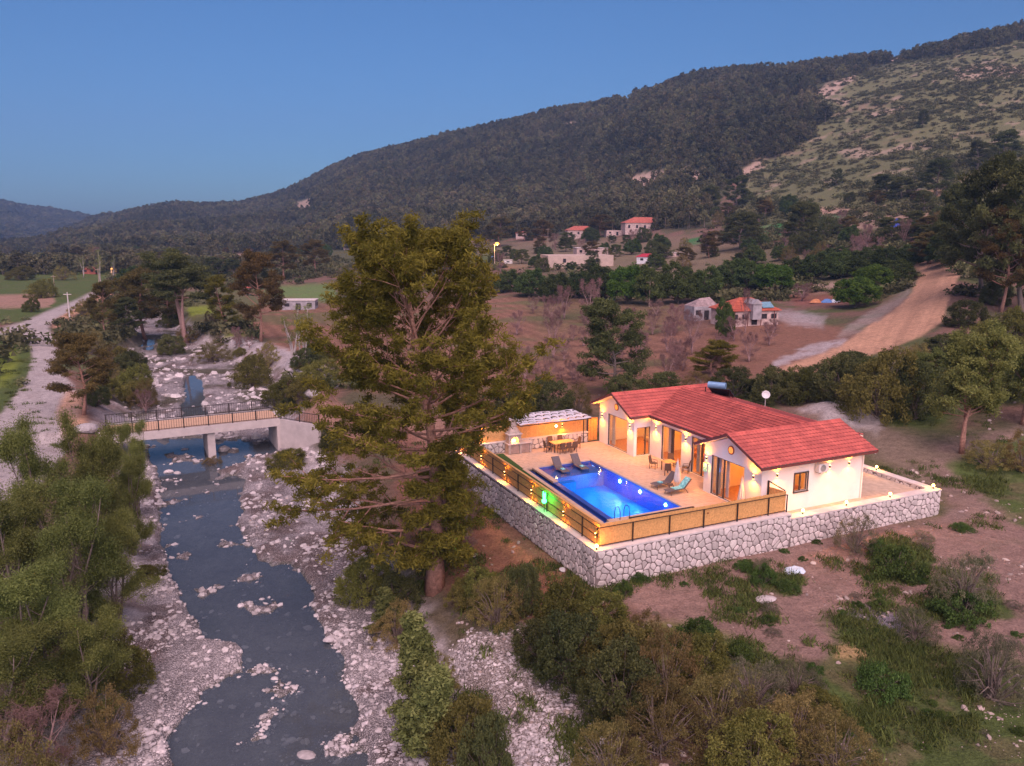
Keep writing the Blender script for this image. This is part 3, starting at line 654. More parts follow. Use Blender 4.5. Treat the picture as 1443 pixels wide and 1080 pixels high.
# ------------------------------------------------------------------ stones and pebbles
def stone_mesh(name, seed, m, flat=.6, sub=2):
    import bmesh
    bm = bmesh.new(); bmesh.ops.create_icosphere(bm, subdivisions=sub, radius=.5); r = np.random.default_rng(seed)
    ax = r.normal(size=(5, 3)); ax /= np.linalg.norm(ax, axis=1)[:, None]; cut = .30+.16*r.random(5)
    for v in bm.verts:
        for k in range(5):
            d = v.co.dot(Vector(ax[k]))
            if d > cut[k]: v.co -= Vector(ax[k])*(d-cut[k])
        v.co.z *= flat; v.co.x *= 1.15
    me = bpy.data.meshes.new(name); bm.to_mesh(me); bm.free(); me.materials.append(m); return me
STONE = mat('river_stone', (.45, .40, .40), .9, .2, 5, .01, 30, rnd=.28); DEBR = mat('rubble_stone', (.36, .28, .25), .9, .2, 5, .01, 30, rnd=.3)
def scat_stones():
    rng = np.random.default_rng(5)
    st = [bpy.data.objects.new('pebble_%s' % 'abcd'[k], stone_mesh('pebble', k, STONE, .6, 1)) for k in range(4)]
    def go(n, px, y0, y1, name, lab, smin, smax, cond, pw=2.5, mats=st):
        u = px[0]+(px[1]-px[0])*rng.random(n); y = 1/(1/y1+(1/y0-1/y1)*rng.random(n)); x = (u-U0)*CT/FP*y
        z = ground_z(x, y); chn = ground_z.chan.copy(); pad = ground_z.pad.copy(); uu, vv = proj(x, y, z); m = cond(x, y, z, uu, vv, chn, pad)
        m &= pad < -.1
        P = np.stack([x, y, z], 1)[m]; k = len(P); s = smin+(smax-smin)*rng.random(k)**pw*np.clip(P[:, 1]/50, .7, 1.5); print(name, k)
        scatter(name, P, mats, np.stack([s, s*(.6+.4*rng.random(k)), s*(.7+.5*rng.random(k))], 1), np.stack([rng.normal(size=k)*.3, rng.normal(size=k)*.3, rng.random(k)*6.28], 1), rng.integers(0, len(mats), k), lab, 'stones')
    go(120000, (60, 700), 27, 150, 'riverbed_stones', 'pale rounded stones covering the gravel banks of the stream', .045, .62,
       lambda x, y, z, uu, vv, c, p: (c > -1.2) & (z > -4.40-.35*(rng.random(len(x)) < .12)) & (rng.random(len(x)) < np.clip(.38+1.9*fbm(x, y, 4, 1/3.2), .02, 1)*np.where(y > 78, .45, 1)), 9)
    tr = ZONES[-1][0]
    go(30000, (620, 900), 26, 46, 'track_gravel', 'pale crushed stones on the gravel strip below the dark bushes', .04, .42,
       lambda x, y, z, uu, vv, c, p: (sdist(uu, vv, tr) > -22*rng.random(len(x))) & (rng.random(len(x)) < np.clip(.45+1.8*fbm(x, y, 3, 1/2.), .05, 1)), 8)
    rb = [bpy.data.objects.new('rubble_%s' % 'abc'[k], stone_mesh('rubble', 20+k, DEBR, .7, 1)) for k in range(3)]
    go(15000, (560, 1600), 27, 100, 'rubble', 'scattered pale rubble on the bare earth round the stone wall', .06, .5,
       lambda x, y, z, uu, vv, c, p: (c < -3) & (sdist(uu, vv, [(-200,600),(0,584),(46,504),(0,471),(144,407),(105,436),(80,470),(112,590),(0,760)]) < 0) & (rng.random(len(x)) < np.clip(.12+2.0*fbm(x, y, 4, 1/4.), .02, .8)) & (x > -3), 6, rb)
    go(9000, (150, 480), 80, 190, 'bank_rocks', 'heaped white rocks along the stream bank beyond the bridge', .2, 1.2,
       lambda x, y, z, uu, vv, c, p: ((sdist(uu, vv, [(312,474),(345,476),(400,492),(470,520),(475,548),(420,540),(400,520),(330,498)]) > -2) | (c > -1) & (z > -4.3)) & (rng.random(len(x)) < np.clip(.15+1.5*fbm(x, y, 3, 1/6.), 0, .6)), 4)
scat_stones()
# ================================================================== THE VILLA
WHITE = mat('white_plaster', (.78, .72, .70), .9, .06, 1.2, .004, 60); MORT = mat('mortar', (.21, .165, .155), .95, .2, 6, .01, 40)
WST = mat('wall_stone', (.56, .48, .455), .9, .16, 4, .012, 25, rnd=.24); CAPM = mat('cap_concrete', (.60, .52, .50), .85, .12, 2, .004, 40)
WOOD = mat('fence_wood', (.52, .24, .07), .8, .25, 7, .004, 40, rnd=.1); WOODL = mat('board_wood', (.64, .33, .12), .75, .22, 9, .003, 60)
BLK = mat('dark_metal', (.035, .028, .028), .45, .2, 10, metal=.4, spec=.5); ANTH = mat('anthracite_frame', (.06, .05, .05), .5, .1, 5)
TILE = mat('roof_tile', (.42, .088, .078), .75, .24, 1.1, .004, 30, col2=(.50, .11, .088)); TSHADE = mat('tile_edge_shade', (.24, .05, .045), .9, .2, 4); FASC = mat('fascia', (.16, .05, .045), .7, .2, 5)
TRAV = mat('travertine', (.54, .37, .27), .7, .12, 2.5, .002, 50); POOLM = mat('pool_mosaic', (.02, .27, .62), .4, .2, 6); POOLD = mat('rim_mosaic', (.02, .06, .30), .35, .2, 8)
CONC = mat('concrete', (.46, .40, .39), .9, .14, 1.5, .006, 30); WIC = mat('wicker', (.12, .07, .05), .8, .3, 30, .003, 80); TEXT = mat('sling_fabric', (.13, .10, .10), .8, .2, 12)
FAB = mat('parasol_fabric', (.62, .53, .50), .9, .12, 3); TEAL = mat('teal_towel', (.03, .34, .40), .9, .3, 8, col2=(.3, .6, .62)); GLASS = glass_mat('window_glass')
CREAM = mat('cream_wall', (.72, .58, .42), .9, .06, 1); FLOORW = mat('parquet', (.45, .22, .10), .5, .25, 6); CURT = mat('curtain', (.66, .56, .48), .9, .12, 12)
LAMPW = emat('lamp_warm', (1.0, .62, .22), 60); LAMPS = emat('lamp_small', (1.0, .55, .16), 10)
WARM = (1.0, .36, .05)
def spot(parent, loc, dirv, energy, ang=110, blend=.8, col=WARM, size=.03, name='lamp_light'):
    l = bpy.data.lights.new(name, 'SPOT'); l.energy = energy; l.spot_size = math.radians(ang); l.spot_blend = blend; l.color = col; l.shadow_soft_size = size
    o = bpy.data.objects.new(name, l); COL.objects.link(o); o.parent = parent; org = ORG.get(parent.name, (0, 0, 0))
    o.location = (loc[0]-org[0], loc[1]-org[1], loc[2]-org[2]); o.rotation_euler = Vector(dirv).to_track_quat('-Z', 'Y').to_euler(); return o
def point(parent, loc, energy, col=WARM, size=.05, name='lamp_light'):
    l = bpy.data.lights.new(name, 'POINT'); l.energy = energy; l.color = col; l.shadow_soft_size = size
    o = bpy.data.objects.new(name, l); COL.objects.link(o); o.parent = parent; org = ORG.get(parent.name, (0, 0, 0))
    o.location = (loc[0]-org[0], loc[1]-org[1], loc[2]-org[2]); return o
# ---------------- voronoi stones
def clip_poly(P, n, c):
    out = []
    for i in range(len(P)):
        a = P[i]; b = P[(i+1) % len(P)]; da = a[0]*n[0]+a[1]*n[1]-c; db = b[0]*n[0]+b[1]*n[1]-c
        if da <= 0: out.append(a)
        if (da < 0) != (db < 0) and abs(da-db) > 1e-12:
            t = da/(da-db); out.append((a[0]+(b[0]-a[0])*t, a[1]+(b[1]-a[1])*t))
    return out
def stones(parent, fmap, s0, s1, t0, t1, size, seed, nrm, m=WST, gap=.046, proud=.045, base=.012):
    rng = random.Random(seed); pts = []; rows = max(1, round((t1-t0)/(size*.88))); cols = max(1, round((s1-s0)/size))
    for r in range(-1, rows+1):
        for c in range(-1, cols+1):
            pts.append((s0+(c+.5+(.5 if r % 2 else 0)+rng.uniform(-.44, .44))*(s1-s0)/cols, t0+(r+.5+rng.uniform(-.40, .40))*(t1-t0)/rows))
    for i, p in enumerate(pts):
        if not (s0-size*.2 < p[0] < s1+size*.2 and t0-size*.2 < p[1] < t1+size*.2): continue
        P = [(s0, t0), (s1, t0), (s1, t1), (s0, t1)]
        near = sorted((q for j, q in enumerate(pts) if j != i), key=lambda q: (q[0]-p[0])**2+(q[1]-p[1])**2)[:14]
        for q in near:
            nx, ny = q[0]-p[0], q[1]-p[1]; L = math.hypot(nx, ny); nx /= L; ny /= L
            P = clip_poly(P, (nx, ny), (nx*(p[0]+q[0])+ny*(p[1]+q[1]))/2-gap/2)
            if len(P) < 3: break
        if len(P) < 3: continue
        A = abs(sum(P[k][0]*P[(k+1) % len(P)][1]-P[(k+1) % len(P)][0]*P[k][1] for k in range(len(P))))/2
        if A < .012: continue
        # drop tiny edges, cut corners for a rough round look
        Q = []
        for k in range(len(P)):
            a, b, c = P[k-1], P[k], P[(k+1) % len(P)]
            Q += [(b[0]+(a[0]-b[0])*.2, b[1]+(a[1]-b[1])*.2), (b[0]+(c[0]-b[0])*.2, b[1]+(c[1]-b[1])*.2)]
        cx = sum(q[0] for q in Q)/len(Q); cy = sum(q[1] for q in Q)/len(Q); pr = proud*rng.uniform(.6, 1.2); n = len(Q)
        V = [fmap(q[0], q[1], base) for q in Q]+[fmap(cx+(q[0]-cx)*.88, cy+(q[1]-cy)*.88, base+pr*rng.uniform(.8, 1.1)) for q in Q]+[fmap(cx, cy, base+pr*1.25)]
        F = [[k, (k+1) % n, (k+1) % n+n, k+n] for k in range(n)]+[[k+n, (k+1) % n+n, 2*n] for k in range(n)]
        mb = MB(); mb.add(V, F); mb.build('stone', m, parent)
def lerp(a, b, t): return a+(b-a)*t
CAPL = lambda b: .6+.2*b/22.6
# ---- front retaining wall
def coping(mb, x0, x1, y0, y1, z, th=.1, o=.04): mb.box(x0-o, x1+o, y0-o, y1+o, z-th, z)
t = vthing('stone_wall', 'long white rubble stone retaining wall below the slatted fence on the pool side facing right', 'stone wall', 7, 0, -2)
mb = MB(); mb.box(.62, 14.1, 0, .6, -2.4, .5); mb.build('mortar', MORT, t)
mb = MB(); mb.box(-.04, 14.12, -.04, .64, .5, .6); mb.build('coping', CAPM, t)
stones(t, lambda s, z, d: (s, -d, z), .02, 14.1, -1.9, .49, .42, 1, None)
t = vthing('stone_wall', 'white stone retaining wall running from the near corner back past the pool, its coping lit by fence lamps', 'stone wall', 0, 11, -2)
mb = MB(); mb.box(0, .6, 0, 22.6, -2.4, .5); mb.build('mortar', MORT, t)
mb = MB(); mb.add([(-.04,.645,.502),(.64,.645,.502),(.64,22.64,.702),(-.04,22.64,.702),(-.04,.645,.606),(.64,.645,.606),(.64,22.64,.80),(-.04,22.64,.80)], [(0,3,2,1),(4,5,6,7),(0,1,5,4),(1,2,6,5),(2,3,7,6),(3,0,4,7)]); mb.build('coping', CAPM, t)
stones(t, lambda s, z, d: (-d, s, z), .02, 22.6, -1.75, .49, .44, 2, None)
t = vthing('stone_wall', 'lower stone wall with pale coping carrying small globe lamps beside the white side wall', 'stone wall', 21, 0, -2)
mb = MB(); mb.box(14.13, 27.7, 0, .6, -2.4, .2); mb.build('mortar', MORT, t)
mb = MB(); mb.box(14.15, 27.74, -.04, .64, .2, .3); mb.build('coping', CAPM, t)
stones(t, lambda s, z, d: (s, -d, z), 14.16, 27.68, -1.7, .19, .44, 3, None)
stones(t, lambda s, z, d: (27.7+d, s, z), .02, .6, -1.5, .19, .5, 31, None)
t = vthing('stone_wall', 'short stone wall behind the house end, its inner face glowing yellow under a globe lamp', 'stone wall', 27.4, 6, -2)
mb = MB(); mb.box(27.1, 27.7, .62, 13.5, -2.4, .2); mb.build('mortar', MORT, t)
mb = MB(); mb.box(27.06, 27.74, .65, 13.5, .203, .303); mb.build('coping', CAPM, t)
stones(t, lambda s, z, d: (27.1-d, s, z), .7, 13.4, -.3, .2, .46, 4, None)
t = vthing('stone_wall', 'low patio back wall of rough pale stone under the orange wooden fence', 'stone wall', 6.5, 22.2, 0)
mb = MB(); mb.box(.64, 12.3, 22.2, 22.6, -2.2, .85); mb.build('mortar', MORT, t)
mb = MB(); mb.box(.66, 12.33, 22.15, 22.65, .85, .95); mb.build('coping', CAPM, t)
stones(t, lambda s, z, d: (s, 22.2-d, z), .7, 12.28, .02, .84, .42, 5, None)
# ---- patio
t = vthing('patio', 'pale travertine patio surrounding the blue swimming pool', 'patio', 8, 11, -1)
mb = MB()
SK = lambda a, b: a+.045*(b-11.5)
for x0, x1, y0, y1 in ((.62, 26.9, .62, 4.99), (9.95, 26.9, 4.99, 17.6), (.62, 26.9, 17.6, 22.18)): mb.box(x0, x1, y0, y1, -1.5, -.03)
mb.add([(x, y, z) for z in (-1.5, -.03) for x, y in ((.62, 4.99), (SK(3.75, 4.99), 4.99), (SK(3.75, 17.6), 17.6), (.62, 17.6))], [(3,2,1,0),(4,5,6,7),(0,1,5,4),(1,2,6,5),(2,3,7,6),(3,0,4,7)])
mb.build('slab', CONC, t)
mb = MB(); rng = random.Random(4)
y = .64; r = 0
while y < 22.1:
    x = .66-(r % 2)*.3
    while x < 15.0:
        x0, x1, y0, y1 = max(x, .66)+.008, x+.6-.008, y+.008, min(y+.4, 22.17)-.008
        inp = (SK(3.75, y0) < x1 and x0 < 9.95 and y1 > 4.99 and y0 < 17.6)
        if inp:
            if x0 < SK(3.75, y0) < x1 and x1-x0 > .1: x1 = min(SK(3.75, y0), SK(3.75, y1)); inp = x1-x0 < .05 or not (y0 < 17.6)
            elif x0 < 9.95 < x1: x0 = 9.96; inp = False
            elif y0 < 4.99: y1 = 4.98; inp = y1-y0 < .04
            elif y1 > 17.6 > y0: y0 = 17.61; inp = y1-y0 < .04
        front = 13.1 if y0 < 7.5 else (15.0 if y0 < 16.7 else 13.38)
        if y0 < 1.8: front = 13.1
        if not inp and x0 < front-.05:
            z = rng.uniform(-.003, .003); mb.box(x0, min(x1, front), y0, y1, -.03, z)
        x += .6
    y += .4; r += 1
mb.build('paver', TRAV, t, kind='stuff')
mb = MB(); mb.box(13.1, 27.05, .63, 1.74, -.028, -.006); mb.box(22.0, 27.05, 1.74, 13.3, -.028, -.005); mb.build('side_walkway', mat('walk_sand', (.47, .36, .28), .9, .2, 2, .01, 20), t)
# artificial turf strip
mb = MB(); mb.add([(.8, 4.9, .012), (SK(3.3, 4.9), 4.9, .012), (SK(3.75, 22), 22.0, .012), (.8, 22.0, .012)], [(0, 1, 2, 3)])
rr = np.random.default_rng(8); P = np.stack([.8+3.1*rr.random(26000), 4.9+17*rr.random(26000), np.full(26000, .03)], 1); P = P[P[:, 0] < SK(3.3, P[:, 1])+.02]
V, F = leaf_tris(P, .07, .35, rr, (0, 0, 1)); V2 = np.array(mb.v)
P0 = V2; me = np_mesh('turf', np.concatenate([V-np.array([2, 13, 0]), ]), F, [mat('turf_green', (.045, .11, .02), .95, .3, 8)]); o = add_obj('artificial_turf', me, loc=W(2, 13, 0), rotz=PH)
tag(o, 'narrow strip of artificial turf between the lit fence and the pool coping', 'turf', kind='stuff')
mb.build('turf_mat', mat('turf_dark', (.03, .07, .015), .95, .3, 8), t)
# ---- swimming pool
t = vthing('swimming_pool', 'bright blue mosaic swimming pool with underwater lights and a spill channel', 'swimming pool', 7, 11, -1.5)
pl = [(SK(4.75, 5.3), 5.3), (9.72, 5.3), (9.72, 17.35), (SK(4.75, 17.35), 17.35)]
def quadwall(mb, p, q, z0, z1, th=.12):
    d = Vector((q[0]-p[0], q[1]-p[1], 0)).normalized(); n = Vector((d.y, -d.x, 0))*th
    mb.add([(p[0], p[1], z0), (q[0], q[1], z0), (q[0]+n.x, q[1]+n.y, z0), (p[0]+n.x, p[1]+n.y, z0), (p[0], p[1], z1), (q[0], q[1], z1), (q[0]+n.x, q[1]+n.y, z1), (p[0]+n.x, p[1]+n.y, z1)], [(0,3,2,1),(4,5,6,7),(0,1,5,4),(1,2,6,5),(2,3,7,6),(3,0,4,7)])
mb = MB(); mb.prism(pl, -1.6, -1.45); mb.build('pool_floor', POOLM, t)
mb = MB()
for i in range(4): quadwall(mb, pl[i], pl[(i+1) % 4], -1.5, -.07 if i != 3 else -.09)
mb.build('pool_wall', mat('pool_wall_mosaic', (.02, .10, .45), .35, .2, 8), t)
mb = MB(); mb.prism([(SK(4.75, 15.2)+.01, 15.2), (9.70, 15.2), (9.70, 17.33), (SK(4.75, 17.33)+.01, 17.33)], -1.44, -.34); mb.build('shallow_ledge', mat('ledge_mosaic', (.30, .22, .42), .5, .2, 6), t)
mb = MB(); mb.prism([(SK(4.75, 15.0)+.01, 14.7), (7.0, 14.7), (7.0, 15.19), (SK(4.75, 15.0)+.01, 15.19)], -1.43, -.65); mb.build('step', POOLM, t)
mb = MB(); mb.prism([(p[0], p[1]) for p in pl], -.10, -.098); mb.m = [0]*6
mb2 = MB(); mb2.add([(p[0], p[1], -.1) for p in pl], [(0, 1, 2, 3)]); mb2.build('water', water_mat('pool_water', (.45, .80, 1.0), (.01, .12, .55), .10, 2.2, .25), t)
# rim, channel, coping
cop = MB(); cop.box(9.74, 10.05, 5.0, 17.65, -.12, .03); cop.box(SK(4.2, 5), 10.05, 4.98, 5.28, -.12, .032); cop.box(SK(3.7, 17.4)-.02, 10.05, 17.37, 17.66, -.12, .028)
def sq(mb, a0, a1, b0, b1, z0, z1):
    mb.add([(SK(a0,b0),b0,z0),(SK(a1,b0),b0,z0),(SK(a1,b1),b1,z0),(SK(a0,b1),b1,z0),(SK(a0,b0),b0,z1),(SK(a1,b0),b0,z1),(SK(a1,b1),b1,z1),(SK(a0,b1),b1,z1)], [(0,3,2,1),(4,5,6,7),(0,1,5,4),(1,2,6,5),(2,3,7,6),(3,0,4,7)])
sq(cop, 3.5, 3.8, 4.98, 17.36, -.12, .03); sq(cop, 4.36, 4.76, 13.6, 17.36, -.12, .029); cop.build('coping', TRAV, t)
mb = MB(); sq(mb, 4.36, 4.76, 5.3, 13.58, -.5, -.055); mb.build('overflow_rim', POOLD, t)
mb = MB(); sq(mb, 3.81, 4.35, 5.3, 17.35, -.6, -.5); mb.build('channel_floor', POOLD, t)
mb = MB(); sq(mb, 3.815, 4.345, 5.3, 17.35, -.49, -.25); mb.build('channel_water', mat('channel_water', (.02, .05, .22), .12, .2, 6, spec=.6), t)
for i, b in enumerate((16.9, 12.9, 10.2, 7.1)):
    mb = MB(); mb.tube([(9.715, b, -.45), (9.68, b, -.45)], .11, 12); o = mb.build('pool_lamp', emat('pool_lamp_glow', (.75, .95, 1.0), 40), t)
    spot(t, (9.6, b, -.45), (-1, 0, -.25), 110, 150, .9, (.45, .75, 1.0), .08, 'pool_and_fill_light')
for i, (b, c) in enumerate(((15.0, (.55, .75, 1)), (8.4, (1, .25, .3)))): pass
for a_, b_ in ((6.2, 6.6), (8.4, 6.8), (6.2, 9.4), (8.4, 9.6), (6.3, 12.2), (8.4, 12.4), (8.2, 14.4)): point(t, (a_, b_, -.62), 36, (.10, .42, 1), .5, 'pool_and_fill_light')  # fill lights without fixtures, added in mid-water to brighten the basin evenly
for b_ in (11.9, 8.2): spot(t, (9.5, b_, -.35), (-1, -.1, -.65), 520, 46, .5, (1, .12, .25), .05, 'pool_and_fill_light')  # red spots without fixtures, added to imitate pink streaks of reflected light
# pool ladder
t = vthing('pool_ladder', 'pair of curved dark grab rails of the pool ladder at the near pool corner', 'pool ladder', 5.1, 5.2)
for x in (SK(4.75, 5)+.25, SK(4.75, 5)+.95):
    mb = MB(); mb.tube([(x, 4.98, 0), (x, 4.97, .45), (x, 5.05, .68), (x, 5.25, .78), (x, 5.5, .66), (x, 5.62, .35), (x, 5.66, -.9)], .028, 7, ); mb.build('handrail', BLK, t)
for z in (-.3, -.6, -.9):
    mb = MB(); mb.box(SK(4.75, 5)+.25, SK(4.75, 5)+.95, 5.6, 5.7, z, z+.03); mb.build('tread', BLK, t)
t = vthing('pool_cover_roller', 'dark slim roller lying on the patio edge behind the slatted fence', 'cover roller', 7.5, 4.8)
mb = MB(); mb.tube([(5.3, 4.72, .12), (10.2, 4.72, .12)], .05, 8); mb.build('tube', BLK, t)
for x in (5.3, 7.7, 10.2):
    mb = MB(); mb.box(x-.04, x+.04, 4.64, 4.8, .0, .13); mb.build('stand', BLK, t)
# ---- fences
def board_run(name, label, a0, b0, a1, b1, z0, z1, parent_parts=None, bw=.105, seed=0, out=.03, zt=None):
    t = vthing(name, label, 'fence', (a0+a1)/2, (b0+b1)/2, z0); rng = random.Random(seed)
    L = math.hypot(a1-a0, b1-b0); n = int(L/bw); ux, uy = (a1-a0)/L, (b1-b0)/L; mb = MB()
    for i in range(n):
        s = i*L/n; e = (i+1)*L/n-.008; h = rng.uniform(-.012, .012); o = rng.uniform(0, .008); zz = (zt(s/L) if zt else 0)
        x0, y0, x1, y1 = a0+ux*s+uy*o, b0+uy*s-ux*o, a0+ux*e+uy*o, b0+uy*e-ux*o; nx, ny = -uy*.022, ux*.022
        mb.add([(x0,y0,z0+zz),(x1,y1,z0+zz),(x1+nx,y1+ny,z0+zz),(x0+nx,y0+ny,z0+zz),(x0,y0,z1+zz+h),(x1,y1,z1+zz+h),(x1+nx,y1+ny,z1+zz+h),(x0+nx,y0+ny,z1+zz+h)], [(0,3,2,1),(4,5,6,7),(0,1,5,4),(1,2,6,5),(2,3,7,6),(3,0,4,7)])
    mb.build('board', WOODL, t, kind='stuff'); return t
t = board_run('slatted_fence', 'orange vertical board fence with black steel frame on the wall facing right of the pool', .5, .45, 13.95, .45, .64, 1.93, seed=1)
for a in (.26, 2.62, 5.15, 7.6, 10.12, 12.55, 14.02):
    mb = MB(); mb.box(a-.03, a+.03, .33, .39, .6, 1.77); mb.build('post', BLK, t)
for z in (.70, 1.74):
    mb = MB(); mb.box(.23, 14.05, .335, .375, z, z+.035); mb.build('rail', BLK, t)
mb = MB(); mb.tube([(7.95, .42, 1.45), (7.95, .445, 1.45)], .06, 10); mb.build('knot_plate', mat('knot', (.2, .08, .03)), t)
t = board_run('slatted_fence', 'short return of orange boards from the fence corner back to the white house wall', 13.99, .45, 13.72, 1.72, .3, 1.93, seed=2)
mb = MB(); mb.box(13.6, 13.68, 1.6, 1.7, 0, 2.35); mb.build('post', BLK, t); mb = MB(); mb.beam((13.64, 1.65, 2.33), (13.95, .5, 1.98), .05, .06); mb.build('top_rail', BLK, t)
t = board_run('slatted_fence', 'long lamp-lit board fence with black frame beside the turf strip and green light', .5, 22.1, .5, .5, .60, 1.88, seed=3, zt=lambda q: .2*(1-q))
for b in (19.4, 15.15, 10.9, 6.65, 2.2):
    z = CAPL(b); mb = MB(); mb.box(.33, .39, b-.03, b+.03, z, z+1.2); mb.build('post', BLK, t)
for dz in (.12, .64, 1.16):
    mb = MB(); mb.beam((.37, .3, CAPL(0)+dz), (.37, 22.2, CAPL(22.2)+dz), .035, .035); mb.build('rail', BLK, t)
for b in (21.3, 17.2, 13.0, 8.75, 4.4):
    z = CAPL(b); mb = MB(); mb.box(.40, .49, b-.05, b+.05, z, z+1.32); mb.build('wooden_post', WOOD, t)
mb = MB(); mb.beam((.56, .4, CAPL(0)+1.33), (.56, 22.2, CAPL(22.2)+1.33), .16, .04); mb.build('top_board', WOODL, t)
t = board_run('back_fence', 'glowing orange wooden fence along the back of the patio behind oven and table', .66, 22.45, 12.3, 22.45, .96, 2.22, seed=5, bw=.14)
for a in (.7, 3.6, 6.5, 9.4, 12.25):
    mb = MB(); mb.box(a-.04, a+.04, 22.48, 22.56, .95, 2.22); mb.build('post', WOOD, t)
t = vthing('garden_gate', 'orange wooden gate between the back fence and the left gable of the villa', 'gate', 12.8, 22.3)
for i in range(6):
    mb = MB(); mb.box(12.42+i*.15, 12.56+i*.15, 22.3, 22.33, .08, 2.1); mb.build('board', WOOD, t)
mb = MB(); mb.box(12.42, 13.31, 22.335, 22.36, .4, .5); mb.build('brace', WOOD, t); mb = MB(); mb.box(12.42, 13.31, 22.335, 22.36, 1.7, 1.8); mb.build('brace', WOOD, t)
mb = MB(); mb.box(12.33, 12.40, 22.25, 22.35, 0, 2.2); mb.build('gate_post', BLK, t)
# ---- lamps
def sconce(label, a, b, z, da, db, e=26, group=None, up=True):
    t = vthing('wall_lamp', label, 'wall lamp', a, b, z-.1, group)
    ca, cb = a+da*.08, b+db*.08
    mb = MB(); mb.tube([(ca, cb, z-.1), (ca, cb, z+.1)], .045, 10); mb.build('lamp_body', BLK, t)
    mb = MB(); mb.box(min(a, ca)-.015, max(a, ca)+.015, min(b, cb)-.015, max(b, cb)+.015, z-.02, z+.02); mb.build('bracket', BLK, t)
    mb = MB(); mb.tube([(ca, cb, z-.115), (ca, cb, z-.102)], .04, 10); mb.build('bulb', LAMPS, t)
    spot(t, (ca+da*.16, cb+db*.16, z-.14), (da*.30, db*.30, -1), e*5.2, 165, 1.0, (1.0, .36, .045))
    if up:
        mb = MB(); mb.tube([(ca, cb, z+.102), (ca, cb, z+.115)], .04, 10); mb.build('bulb', LAMPS, t)
        spot(t, (ca+da*.14, cb+db*.14, z+.14), (da*.2, db*.2, 1), e*5, 165, 1.0, (1.0, .34, .03))
for lab, b in (('wall lamp at the far back corner of the lit board fence', 21.3), ('second fence lamp from the far corner of the lit board fence', 17.2),
               ('third fence lamp from the far corner of the lit board fence', 13.0), ('fence lamp just beyond the green light on the lit board fence', 8.75),
               ('fence lamp on the near side of the green light', 4.4), ('fence lamp beside the nearest corner post of the fence', .62)):
    sconce(lab, .38, b, CAPL(b)+.66, -1, 0, 15)
sconce('lamp on the orange back fence left of the stone oven', 2.4, 22.45, 1.75, 0, -1, 16)
sconce('lamp on the orange back fence right behind the long dining table', 9.9, 22.45, 1.7, 0, -1, 16)
sconce('lamp on the white pier at the left edge of the left gable', 13.4, 21.6, 2.4, -1, 0, 24)
sconce('lamp on the white pier right of the big left gable window', 13.4, 17.3, 2.4, -1, 0, 24)
sconce('lamp on the first white column between the narrow door and patio doors', 15.0, 15.95, 2.42, -1, 0, 30)
sconce('lamp on the middle white column behind the small patio table', 15.0, 12.05, 2.42, -1, 0, 30)
sconce('lamp above the blue towel on the pier of the right gable', 13.15, 7.2, 2.42, -1, 0, 26)
sconce('lamp on the pier beside the tall closed parasol at the right gable', 13.15, 2.45, 2.42, -1, 0, 26)
sconce('lamp on the white side wall left of the small window', 14.35, 1.75, 2.6, 0, -1, 16)
sconce('lamp on the white side wall just right of the air conditioner', 18.85, 1.75, 2.6, 0, -1, 16)
sconce('lamp nearest the rear corner of the white side wall', 20.6, 1.75, 2.62, 0, -1, 16)
def globe(label, a, b, z):
    t = vthing('wall_top_lamp', label, 'globe lamp', a, b, z)
    mb = MB(); mb.tube([(a, b, z), (a, b, z+.14)], .045, 8); mb.build('base', BLK, t)
    mb = MB(); mb.ball((a, b, z+.24), .095, 12, 8); mb.build('globe', emat('globe_glow', (1.0, .52, .12), 12), t, smooth=True)
    point(t, (a, b-.0, z+.40), 45, (1, .36, .05), .06)
globe('globe lamp on the low wall right after the fence ends', 15.35, .3, .3); globe('globe lamp on the low wall behind the grey bush', 19.1, .3, .3)
globe('globe lamp on the low front wall between bush and far corner', 23.1, .3, .3); globe('globe lamp on the outermost right corner of the low wall', 27.35, .35, .3)
globe('globe lamp on the rear stretch of low wall behind the house end', 27.4, 5.2, .3)
globe('globe lamp at the far left end of the retaining wall coping', .15, 22.3, .8)
globe('small bright floor light at the near corner of the retaining wall', .12, .15, .6)
for i, b in enumerate((17.0, 12.0, 7.4)): pass
t = vthing('green_lamp', 'glowing green lamp with two upright prongs on a post by the lit fence', 'lamp', .15, 6.6, .66)
GL = emat('green_glow', (.02, 1.0, .12), 14); mb = MB(); mb.tube([(.15, 6.6, .66), (.15, 6.6, 1.25)], .02, 6); mb.build('post', BLK, t)
mb = MB(); mb.ball((.15, 6.6, 1.4), .15, 12, 8); mb.build('globe', GL, t, smooth=True)
for s in (-1, 1):
    mb = MB(); mb.tube([(.15, 6.6+s*.06, 1.5), (.15, 6.6+s*.10, 1.75), (.15, 6.6+s*.14, 1.98)], [.045, .05, .02], 8); mb.build('prong', GL, t, smooth=True)
point(t, (-.08, 6.6, 1.5), 26, (.02, 1, .1), .1)
